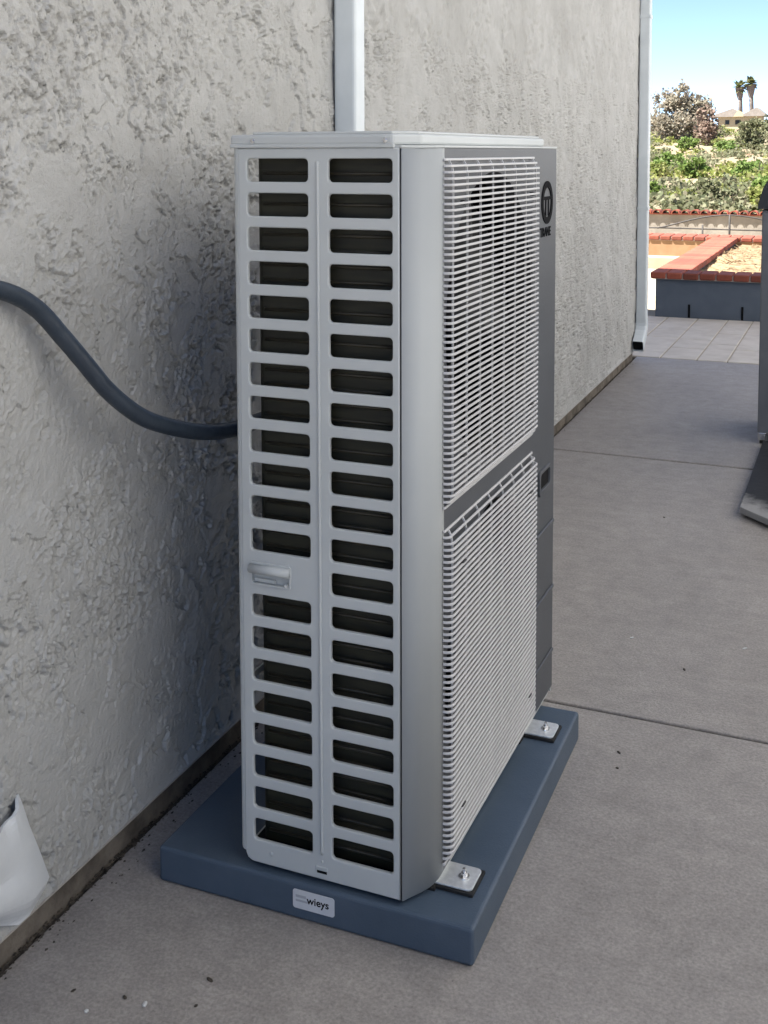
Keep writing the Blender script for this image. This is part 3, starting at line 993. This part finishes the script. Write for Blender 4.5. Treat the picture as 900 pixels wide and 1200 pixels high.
# grid of the folded sheet in (u across, v down), bulging off the wall
bm = bmesh.new()
nU, nV = 22, 20
planes = rs.uniform(-1, 1, (6, 3))
edge = [(-0.292, 0.232), (-0.286, 0.212), (-0.272, 0.165), (-0.246, 0.098), (-0.222, 0.030), (-0.262, 0.004), (-0.306, -0.018)]
ez = [e[1] for e in edge][::-1]
ey = [e[0] for e in edge][::-1]
grid = []
for j in range(nV):
    z = 0.232 - 0.250 * j / (nV - 1)
    y1 = float(np.interp(z, ez, ey))
    row = []
    for i in range(nU):
        u = i / (nU - 1)
        y = -0.62 + (y1 + 0.62) * u
        tj = j / (nV - 1)
        bul = 0.030 * (1 - u ** 6) * (0.55 + 0.45 * math.sin(math.pi * tj ** .8)) * (1 - tj ** 5)
        crease = 0.026 * max(p_[0] * (u - .6) * 2.2 + p_[1] * (tj - .5) * 2.2 + p_[2] * .25 for p_ in planes) * (1 - tj ** 4)
        top = 0.005 * math.sin(30 * u) * math.exp(-j / 2.0)
        row.append(bm.verts.new((-WD + 0.012 + bul + crease * (1 - u ** 4) + top, y, z + 0.004 * math.sin(14 * u) * math.exp(-j / 2) + tj ** 2 * max(0, -.285 - y) * .62 - 0.012 * (1 - tj))))
    grid.append(row)
for j in range(nV - 1):
    for i in range(nU - 1):
        bm.faces.new((grid[j][i], grid[j][i + 1], grid[j + 1][i + 1], grid[j + 1][i]))
me = bm_mesh(bm)
o = link('plastic_sheet', me, MAT['plastic_sheet'])
md = o.modifiers.new('thick', 'SOLIDIFY'); md.thickness = 0.006; md.offset = -1
tag(o, 'creased white plastic sheet hanging low on the stucco wall', 'plastic sheet')

# ------------------------------------------------------------------ right edge: barbecue and board
bbq = thing('barbecue', 'dark grey barbecue cabinet with black hood at the right edge', 'barbecue', (0.617, 3.9, GZ))
link('cabinet', box_mesh(0, 0.85, 0, 0.52, 0.055, 1.135, 0.006, 2), MAT['grillbody'], bbq)
bm = bmesh.new()
pf = [(-0.018, 1.14), (-0.018, 1.165), (0.002, 1.235), (0.03, 1.29), (0.075, 1.325), (0.775, 1.325), (0.82, 1.29), (0.848, 1.235), (0.868, 1.165), (0.868, 1.14)]
a = [bm.verts.new((x, -0.02, z)) for x, z in pf]
b = [bm.verts.new((x, 0.52, z)) for x, z in pf]
bm.faces.new(a[::-1]); bm.faces.new(b)
for i in range(len(pf)):
    bm.faces.new((a[i], a[(i + 1) % len(pf)], b[(i + 1) % len(pf)], b[i]))
hood = link('hood', bm_mesh(bm), MAT['hood'], bbq)
link('hood_handle', tube_mesh([(0.2, -0.02, 1.2), (0.2, -0.06, 1.2), (0.65, -0.06, 1.2), (0.65, -0.02, 1.2)], 0.01, 8), MAT['steel'], hood)
for x in (0.43,):
    link('door', box_mesh(0.05, 0.42, -0.008, 0.0, 0.12, 0.78, 0.003, 1), MAT['grillbody'], bbq)
    link('door', box_mesh(0.43, 0.80, -0.008, 0.0, 0.12, 0.78, 0.003, 1), MAT['grillbody'], bbq)
for x in (0.022, 0.82):
    for y in (0.03, 0.48):
        bm = bmesh.new()
        add_tube(bm, [(x - 0.012, y, 0.026), (x + 0.012, y, 0.026)], 0.026, 14)
        c = link('caster', bm_mesh(bm), MAT['rubber'], bbq)
        link('fork', box_mesh(x - 0.018, x + 0.018, y - 0.028, y - 0.004, 0.020, 0.058, 0.004, 2), MAT['steel'], c)

brd = thing('board', 'black weathered board lying on concrete with a pale worn end', 'board', (0.649, 2.722, GZ))
def board_mat():
    m, nt, b = new_mat('worn_board')
    tc = nd(nt, 'ShaderNodeTexCoord')
    sp = nd(nt, 'ShaderNodeSeparateXYZ')
    nt.links.new(tc.outputs['Object'], sp.inputs[0])
    ns = nd(nt, 'ShaderNodeTexNoise', Scale=22.0, Detail=6.0, Roughness=0.7)
    nt.links.new(tc.outputs['Object'], ns.inputs['Vector'])
    ad = nd(nt, 'ShaderNodeMath', operation='ADD')
    nt.links.new(sp.outputs['Y'], ad.inputs[0])
    nt.links.new(sp.outputs['X'], ad.inputs[1])
    a2 = nd(nt, 'ShaderNodeMath', operation='MULTIPLY_ADD')
    nt.links.new(ns.outputs['Fac'], a2.inputs[0])
    a2.inputs[1].default_value = 0.30
    nt.links.new(ad.outputs[0], a2.inputs[2])
    r = nd(nt, 'ShaderNodeValToRGB')
    r.color_ramp.elements[0].position = 0.20
    r.color_ramp.elements[1].position = 0.36
    r.color_ramp.elements[0].color = (0.26, 0.255, 0.25, 1)
    r.color_ramp.elements[1].color = (0.008, 0.008, 0.010, 1)
    nt.links.new(a2.outputs[0], r.inputs['Fac'])
    nt.links.new(r.outputs['Color'], b.inputs['Base Color'])
    b.inputs['Roughness'].default_value = 0.7
    bp = nd(nt, 'ShaderNodeBump', Strength=1.0, Distance=0.004)
    nt.links.new(ns.outputs['Fac'], bp.inputs['Height'])
    nt.links.new(bp.outputs['Normal'], b.inputs['Normal'])
    return m


MAT['board'] = board_mat()
for q, (x0, x1) in enumerate(((0.0, 0.118), (0.122, 0.24), (0.244, 0.36))):
    poly = [(x0, -1.02 * x0), (x1, -1.02 * x1), (x1, 1.12), (x0, 1.10)]
    o = link('plank', prism_mesh(poly, 0.014, 0.040, 0.003), MAT['board'], brd)
link('batten', box_mesh(0.03, 0.34, 0.25, 0.32, 0.0, 0.0139), MAT['rubber'], brd)
link('batten', box_mesh(0.03, 0.34, 0.85, 0.92, 0.0, 0.0139), MAT['rubber'], brd)

# ------------------------------------------------------------------ planter with brick capping
pl = thing('planter', 'raised blue-grey planter bed capped with terracotta bricks', 'planter', (0, 0, 0))
PT = 0.245      # top of masonry
bm = bmesh.new()
add_box(bm, -0.565, 2.6, 8.10, 8.32, -0.14, PT)
add_box(bm, -0.565, -0.335, 8.3201, 12.45, -0.14, PT)
link('wall', bm_mesh(bm), MAT['bluepaint'], pl)
link('rear_ledge', box_mesh(-4.8, -0.5651, 12.15, 12.4495, -0.14, 0.055), MAT['patio'], pl)
link('rear_wall', box_mesh(-4.8, 2.6, 12.4501, 12.85, -0.14, PT), MAT['tan'], pl)
for x in (-0.29, 0.145, 0.58):
    link('weep_slot', box_mesh(x, x + 0.018, 8.094, 8.1005, GZ, 0.035), MAT['black'], pl)
brick_a = box_mesh(0, 0.127, 0, 0.295, 0, 0.056, 0.012, 3)
brick_b = box_mesh(0, 0.295, 0, 0.145, 0, 0.056, 0.008, 2)
for me in (brick_a, brick_b):
    me.materials.append(MAT['brick'])
x = -0.605
while x < 1.3:
    link('brick', brick_a, None, pl, (x, 8.055 + random.uniform(-.003, .003), PT + 0.004 + random.uniform(0, .002)))
    x += 0.137
y = 8.36
while y < 12.36:
    link('brick', brick_b, None, pl, (-0.6 + random.uniform(-.004, .004), y, PT + 0.003 + random.uniform(0, .002)))
    y += 0.153
x = -2.6
while x < 0.5:
    b = link('brick', brick_a, None, pl, (x, 12.43, PT + 0.004 + random.uniform(0, .002)))
    b.scale = (1, 1.5, 1)
    x += 0.137
link('mortar_bed', prism_mesh([(-0.59, 8.07), (1.3, 8.07), (1.3, 8.335), (-0.32, 8.335), (-0.32, 12.45), (0.5, 12.45), (0.5, 12.85), (-2.6, 12.85), (-2.6, 12.45), (-0.59, 12.45)], PT + 0.001, PT + 0.044), MAT['mortar'], pl)
# bed of dry mulch
ux = np.linspace(-0.338, 2.6, 90)
uy = np.linspace(8.318, 12.452, 110)
X, Y = np.meshgrid(ux, uy, indexing='ij')
Z = 0.205 + 0.05 * (fbm(X * 5, Y * 5, 91, 4) - .5) + 0.06 * np.exp(-((X - .3) ** 2 + (Y - 10.5) ** 2) / 1.2)
V = np.stack([X, Y, Z], -1).reshape(-1, 3)
ii = np.arange(X.size).reshape(X.shape)
Q = np.stack([ii[:-1, :-1], ii[1:, :-1], ii[1:, 1:], ii[:-1, 1:]], -1).reshape(-1, 4)
link('soil_bed', np_mesh(V, Q), MAT['soil'], pl)
rs = np.random.RandomState(12)
V, F = [], []
for k in range(900):
    x, y = rs.uniform(-0.3, 1.2), rs.uniform(8.36, 12.4)
    z = 0.205 + 0.06 * math.exp(-((x - .3) ** 2 + (y - 10.5) ** 2) / 1.2) + 0.012
    a = rs.rand() * 6.28
    d = Vector((math.cos(a), math.sin(a), rs.uniform(-.2, .35))) * rs.uniform(.05, .13)
    w = Vector((-math.sin(a), math.cos(a), 0)) * rs.uniform(.003, .008)
    c = Vector((x, y, z))
    n = len(V)
    V += [c - d - w, c + d - w, c + d + w, c - d + w]
    F.append((n, n + 1, n + 2, n + 3))
s = link('straw', mesh_from(V, F), MAT['straw'])
s['kind'] = 'stuff'
tag(s, 'scattered dry straw mulch over the planter soil', 'mulch')

# ------------------------------------------------------------------ boundary wall with red tile coping, iron arch
bw = thing('boundary_wall', 'low beige garden wall with red tile coping beyond the planter', 'garden wall', (0, 16.0, 0))
BT = 0.375
link('wall', box_mesh(-9, 6, 0, 0.2, -0.6, BT), MAT['bwall'], bw)
V, F = [], []
n = 8
for (y, r0) in ((-0.06, .066), (0.26, .056)):
    for (rr, s) in ((r0, 1), (r0 - .014, 1)):
        V += [(rr * math.cos(math.pi * k / n), y, rr * math.sin(math.pi * k / n)) for k in range(n + 1)]
m = n + 1
for k in range(n):
    F.append((k, k + 1, 2 * m + k + 1, 2 * m + k))
    F.append((m + k, 3 * m + k, 3 * m + k + 1, m + k + 1))
    F.append((k, m + k, m + k + 1, k + 1))
    F.append((2 * m + k, 2 * m + k + 1, 3 * m + k + 1, 3 * m + k))
tile = mesh_from(V, F)
tile.materials.append(MAT['brick'])
x = -4.0
while x < 3.0:
    t = link('tile', tile, None, bw, (x, 0, BT + 0.012 + random.uniform(0, .006)))
    x += 0.143
link('tile_bed', box_mesh(-9, 6, -0.04, 0.24, BT + 0.0002, BT + 0.022), MAT['brick'], bw)

arch = thing('iron_arch', 'dark curved iron arch standing before the beige garden wall', 'iron trellis', (0, 14.5, -0.08))
pts = []
for k in range(17):
    t = -1 + k / 8
    pts.append((-0.62 + 0.98 * t, 0, 0.34 + 0.20 * math.cos(t * math.pi * .5) ** 1.2))
link('arch_bar', tube_mesh(pts, 0.011, 8), MAT['iron'], arch)
link('post', tube_mesh([(-0.62, 0, 0.0), (-0.62, 0, 0.545)], 0.014, 8), MAT['iron'], arch)
link('post', tube_mesh([(-0.98, 0, 0.0), (-0.98, 0, 0.40)], 0.012, 8), MAT['iron'], arch)
link('post', tube_mesh([(0.02, 0, 0.0), (0.02, 0, 0.44)], 0.012, 8), MAT['iron'], arch)
link('rail', tube_mesh([(-2.3, 0, 0.335), (-1.6, 0, 0.345), (0.36, 0, 0.335), (1.2, 0, 0.32)], 0.010, 8), MAT['iron'], arch)
for x in (-2.3, 1.2):
    link('post', tube_mesh([(x, 0, 0.0), (x, 0, 0.36)], 0.012, 8), MAT['iron'], arch)


# ------------------------------------------------------------------ vegetation on the far hillside
def ray_at(px, py, y):
    d = cf + cr * ((px - 450) / FPX) - cu * ((py - PPY) / FPX)
    t = (y - CAM.y) / d.y
    return CAM + d * t


def leaves(cx, cy, cz, rx, ry, rz, nclump, nleaf, size, seed, spread=0.22, flat=0.0):
    rs = np.random.RandomState(seed)
    u = rs.normal(size=(nclump, 3))
    u /= np.linalg.norm(u, axis=1, keepdims=True)
    rad = rs.uniform(.35, 1.0, (nclump, 1)) ** .6
    c = u * rad * np.array([rx, ry, rz])
    c[:, 2] = np.where(c[:, 2] < -rz * .75, -rz * .75 * rs.rand(nclump), c[:, 2])
    cs = rs.uniform(.6, 1.5, nclump)
    idx = rs.randint(0, nclump, nleaf)
    p = c[idx] + rs.normal(size=(nleaf, 3)) * spread * np.array([rx, ry, rz * .8]) * cs[idx, None]
    p += np.array([cx, cy, cz])
    a = rs.normal(size=(nleaf, 3)); a /= np.linalg.norm(a, axis=1, keepdims=True)
    b = rs.normal(size=(nleaf, 3)); b -= a * (a * b).sum(1, keepdims=True); b /= np.linalg.norm(b, axis=1, keepdims=True)
    s = (size * rs.uniform(.5, 1.3, nleaf))[:, None]
    V = np.stack([p - a * s * .5 - b * s * .3, p + a * s * .15 - b * s * .45, p + a * s * .6 + b * s * .1, p - a * s * .1 + b * s * .45], 1).reshape(-1, 3)
    Q = np.arange(nleaf * 4).reshape(-1, 4)
    return V, Q


def limb_tree(name, label, cat, px, py_top, py_bot, y, halfw_px, mat, nleaf, size, seed, group=None, trunk='trunk', crown_lo=0.2, nclump=34, spread=.2):
    base = ray_at(px, py_bot, y)
    top = ray_at(px, py_top, y)
    hgt = top.z - base.z
    rx = halfw_px / FPX * (y + 1.8) * 1.03
    t = thing(name, label, cat, base, 0, group)
    rs = np.random.RandomState(seed)
    bm = bmesh.new()
    th = hgt * .62
    r0 = hgt * 0.035
    add_tube(bm, [(0, 0, -hgt * .1), (rx * .05, 0, th * .4), (-rx * .04, 0, th)], [r0, r0 * .75, r0 * .35], 8)
    for k in range(6):
        a = rs.rand() * 6.28
        z0 = th * rs.uniform(.25, .8)
        e = Vector((math.cos(a) * rx * .7, math.sin(a) * rx * .7, z0 + hgt * rs.uniform(.12, .34)))
        add_tube(bm, [(0, 0, z0), (e.x * .45, e.y * .45, z0 + (e.z - z0) * .6), e], [r0 * .5, r0 * .32, r0 * .12], 6)
    link('trunk', bm_mesh(bm, True), MAT[trunk], t)
    cz = hgt * (crown_lo + (1 - crown_lo) / 2)
    hz = hgt * (1 - crown_lo) / 2
    lobes = [(0, 0, cz - hz * .25, rx * .72, hz * .62)]
    for k in range(7):
        a = 6.28 * k / 7 + rs.rand()
        rr = rx * rs.uniform(.35, .72)
        lobes.append((math.cos(a) * rr, math.sin(a) * rr, cz + hz * rs.uniform(-.45, .62), rx * rs.uniform(.24, .40), hz * rs.uniform(.26, .42)))
    lobes.append((rx * .1, 0, cz + hz * .62, rx * .34, hz * .34))
    VV, QQ, off = [], [], 0
    tot = sum(l[3] ** 2 * l[4] for l in lobes) ** .999
    for k, (lx, ly, lz, lr, lh) in enumerate(lobes):
        n_ = max(60, int(nleaf * (lr ** 2 * lh) / tot))
        V, Q = leaves(lx, ly, lz, lr, lr, lh, 14, n_, size, seed + 1 + k, .24)
        VV.append(V); QQ.append(Q + off); off += len(V)
    link('crown', np_mesh(np.concatenate(VV), np.concatenate(QQ), False), mat, t)
    return t


limb_tree('eucalyptus_tree', 'tall grey-brown eucalyptus tree, largest on the ridge', 'tree', 792, 97, 178, 226, 32, MAT['euc'], 7000, 0.5, 101, nclump=60, crown_lo=.05, spread=.17)
limb_tree('eucalyptus_tree', 'smaller grey eucalyptus joined to the right of the tallest tree', 'tree', 818, 108, 176, 229, 17, MAT['euc'], 2800, 0.5, 131, nclump=36, crown_lo=.08)
limb_tree('bare_tree', 'reddish-brown thin-leaved tree left of the hilltop house', 'tree', 828, 124, 178, 214, 17, MAT['redtree'], 1300, 0.55, 161, nclump=30, crown_lo=.12)
limb_tree('olive_tree', 'grey-green feathery tree below the two palms', 'tree', 878, 136, 184, 206, 20, MAT['olive'], 1900, 0.5, 191, nclump=36, crown_lo=.05)
limb_tree('olive_tree', 'olive tree at the right edge of the ridge', 'tree', 903, 128, 176, 240, 14, MAT['olive'], 1000, 0.5, 197, nclump=26, crown_lo=.05)

# bushes on the slope: (px, py_base, half width px, height px, material, label)
B = [(786, 205, 20, 27, 'green', 'bright green round bush at the upper left of the slope'),
     (771, 208, 12, 20, 'yellowgreen', 'yellow-green bush beside the far downspout'),
     (816, 209, 17, 24, 'green', 'green bush in the middle of the slope'),
     (874, 212, 15, 26, 'green', 'tall bright green bush on the right of the slope'),
     (826, 246, 24, 40, 'olive', 'large dark olive bush rising behind the garden wall'),
     (797, 247, 17, 26, 'yellowgreen', 'yellowish bush behind the garden wall left of the large olive bush'),
     (772, 248, 15, 22, 'sage', 'pale sage bush at the left end of the garden wall'),
     (857, 246, 20, 27, 'sage', 'grey sage bush right of the large olive bush'),
     (888, 248, 16, 28, 'yellowgreen', 'yellow-green bush at the right end of the garden wall'),
     (848, 224, 14, 18, 'sage', 'low sage bush midway up the slope'),
     (806, 175, 13, 15, 'green', 'small green bush under the tall eucalyptus'),
     (852, 180, 14, 16, 'green', 'small green bush below the hilltop house'),
     (895, 226, 14, 20, 'green', 'green bush low on the right side of the slope'),
     (765, 232, 12, 18, 'green', 'green bush low on the left side of the slope')]


def y_on_hill(px, py):
    best = 150
    for y in np.arange(60, 300, 1.0):
        p = ray_at(px, py, float(y))
        if hill_z(np.array([p.x]), np.array([y]))[0] >= p.z:
            return float(y)
    return best


for k, (px, pb, hw, hp_, mk, lab) in enumerate(B):
    y = y_on_hill(px, pb) if pb < 243 else 105.0
    base = ray_at(px, pb, y)
    rx = hw / FPX * y
    hz = hp_ / FPX * y
    t = thing('bush', lab, 'bush', base, 0, 'bushes on the far hillside')
    bm = bmesh.new()
    rs = np.random.RandomState(300 + k)
    for q in range(5):
        a = rs.rand() * 6.28
        add_tube(bm, [(0, 0, -.4), (math.cos(a) * rx * .25, math.sin(a) * rx * .25, hz * .35), (math.cos(a) * rx * .5, math.sin(a) * rx * .5, hz * .7)], [.09, .06, .02], 5)
    link('stem', bm_mesh(bm), MAT['trunk'], t)
    V, Q = leaves(0, 0, hz * .45, rx * .85, rx * .85, hz * .5, 26, 1100, .30 + rx * .03, 320 + k, .2)
    link('crown', np_mesh(V, Q, False), MAT[mk], t)

# low scrub over the whole slope
rs = np.random.RandomState(77)
for mk, nsc, seed in (('sage', 420, 401), ('olive', 150, 402), ('yellowgreen', 330, 403)):
    VV, QQ, off = [], [], 0
    ys = rs.uniform(85, 320, nsc * 2)
    xs = np.where(rs.rand(nsc * 2) < .75, 1.05 - (ys + 1.8) * rs.uniform(.055, .185, nsc * 2), rs.uniform(-80, 45, nsc * 2))
    keep = fbm(xs * .11, ys * .05, seed, 3) > .52
    xs, ys = xs[keep][:nsc], ys[keep][:nsc]
    zs = hill_z(xs, ys)
    for x, y, z in zip(xs, ys, zs):
        r = rs.uniform(.5, 1.8)
        V, Q = leaves(x, y, z + r * .3, r, r, r * .5, 6, 55, .42, int(rs.randint(1e6)), .3)
        VV.append(V); QQ.append(Q + off); off += len(V)
    s = link('hillside_scrub', np_mesh(np.concatenate(VV), np.concatenate(QQ), False), MAT[mk])
    s['kind'] = 'stuff'
    tag(s, {'sage': 'pale sage scrub scattered over the far hillside', 'olive': 'dark olive scrub scattered over the far hillside', 'yellowgreen': 'yellow-green scrub scattered over the far hillside'}[mk], 'scrub')

# two fan palms
for k, (px, pt, pb, lab) in enumerate(((867, 96, 140, 'shorter left palm of the pair on the ridge'), (880, 91, 142, 'taller right palm of the pair on the ridge'))):
    y = 290.0
    base, top = ray_at(px + 1.0, pb, y), ray_at(px, pt, y)
    hgt = top.z - base.z
    t = thing('palm_tree', lab, 'palm tree', base, 0, 'palms on the ridge')
    lean = top.x - base.x
    bm = bmesh.new()
    add_tube(bm, [(0, 0, -1.5), (lean * .4, 0, hgt * .4), (lean, 0, hgt * .86)], [.62, .5, .46], 8)
    link('trunk', bm_mesh(bm, True), MAT['palmtrunk'], t)
    rs = np.random.RandomState(500 + k)
    # shaggy skirt of dead fronds under the crown
    bm = bmesh.new()
    add_tube(bm, [(lean * .75, 0, hgt * .55), (lean * .85, 0, hgt * .68), (lean, 0, hgt * .84)], [.55, .85, 1.05], 9)
    for v in bm.verts:
        v.co += Vector(rs.uniform(-.12, .12, 3))
    link('skirt', bm_mesh(bm), MAT['palmtrunk'], t)
    V, F = [], []
    c = Vector((lean, 0, hgt * .86))
    for q in range(46):
        a = rs.rand() * 6.28
        el = rs.uniform(-.75, 1.35)
        d = Vector((math.cos(a) * math.cos(el), math.sin(a) * math.cos(el), math.sin(el)))
        side = d.cross(Vector((0, 0, 1))).normalized() * rs.uniform(.4, .75)
        L = rs.uniform(1.7, 2.6)
        droop = Vector((0, 0, -.35))
        n = len(V)
        V += [c, c + d * L * .55 + side, c + d * L + droop, c + d * L * .55 - side]
        F.append((n, n + 1, n + 2, n + 3))
    link('crown', mesh_from(V, F), MAT['palm'], t)

# hilltop house
y = 286.0
c = ray_at(868, 150, y)
S = 1 / FPX * y
hh = thing('hilltop_house', 'small cream house with grey gabled roof on the ridge', 'house', (c.x, y, c.z))
link('wall', box_mesh(-25 * S, 22 * S, 0, 8, -2.5, 14 * S), MAT['hillwall'], hh)
bm = bmesh.new()
for (x0, x1, z0, zr) in ((-30 * S, 4 * S, 12.5 * S, 22 * S), (2 * S, 26 * S, 13 * S, 23 * S)):
    xm = x0 + (x1 - x0) * .62
    pf = [(x0, z0), (x1, z0), (x1, z0 + .5), (xm, zr), (x0, z0 + .5)]
    a = [bm.verts.new((x, -.8 - x0 * .01, z)) for x, z in pf]
    b = [bm.verts.new((x, 8.6, z)) for x, z in pf]
    bm.faces.new(a[::-1]); bm.faces.new(b)
    for i in range(5):
        bm.faces.new((a[i], a[(i + 1) % 5], b[(i + 1) % 5], b[i]))
link('roof', bm_mesh(bm), MAT['hillroof'], hh)
link('gable', mesh_from([(-8 * S, -.82, 12.7 * S), (3 * S, -.82, 12.7 * S), (3 * S, -.82, 17 * S), (-3 * S, -.82, 20 * S)], [(0, 1, 2, 3)]), MAT['hillwall'], hh)
for x in (-17, -6, 10, 17):
    w = link('window', box_mesh(x * S, (x + 4.5) * S, -.06, 0.02, 4 * S, 9 * S), MAT['window'], hh)

# ------------------------------------------------------------------ bits of debris on the walkway
specks = [(-0.05, -0.30, 0, 'dark elongated speck on concrete left of the pad, nearest the wall'),
          (0.06, -0.21, 0, 'dark speck on concrete closest to the front face of the blue-grey pad'),
          (0.07, -0.27, 0, 'dark speck on concrete below the pad sticker'),
          (-0.14, -0.32, 0, 'dark speck on concrete at the lower left beneath the plastic sheet'),
          (-0.01, -0.30, 1, 'pale chip on concrete below the left corner of the pad'),
          (-0.09, -0.35, 1, 'pale chip on concrete at the bottom left of the picture'),
          (0.56, 0.80, 0, 'dark speck on concrete just before the joint, right of the pad'),
          (0.57, 0.73, 0, 'dark speck on concrete right of the far hold-down bracket'),
          (0.64, 1.3, 0, 'dark speck on concrete just beyond the near joint'),
          (0.38, 2.6, 0, 'dark speck on concrete midway along the walkway, left of the board'),
          (0.70, -0.25, 0, 'dark speck on concrete at the lower right corner of the picture'),
          (0.47, 1.45, 1, 'pale chip on concrete beyond the near joint, beside the heat pump'),
          (0.78, 1.5, 1, 'pale chip on concrete beyond the near joint, toward the right edge')]
for k, (x, y, kind, lab) in enumerate(specks):
    bm = bmesh.new()
    r = random.uniform(.0026, .0038) if kind == 0 else random.uniform(.0034, .0045)
    bmesh.ops.create_icosphere(bm, subdivisions=1, radius=r, matrix=Matrix.Rotation(random.random() * 6, 4, 'Z') @ Matrix.Diagonal((random.uniform(1, 2.6), 1, .5, 1)))
    o = link('debris_speck' if kind == 0 else 'pale_chip', bm_mesh(bm), MAT['pebble'] if kind == 0 else MAT['chip'], None, (x, y, GZ + r * .4))
    tag(o, lab, 'debris', 'bits of debris on the walkway')
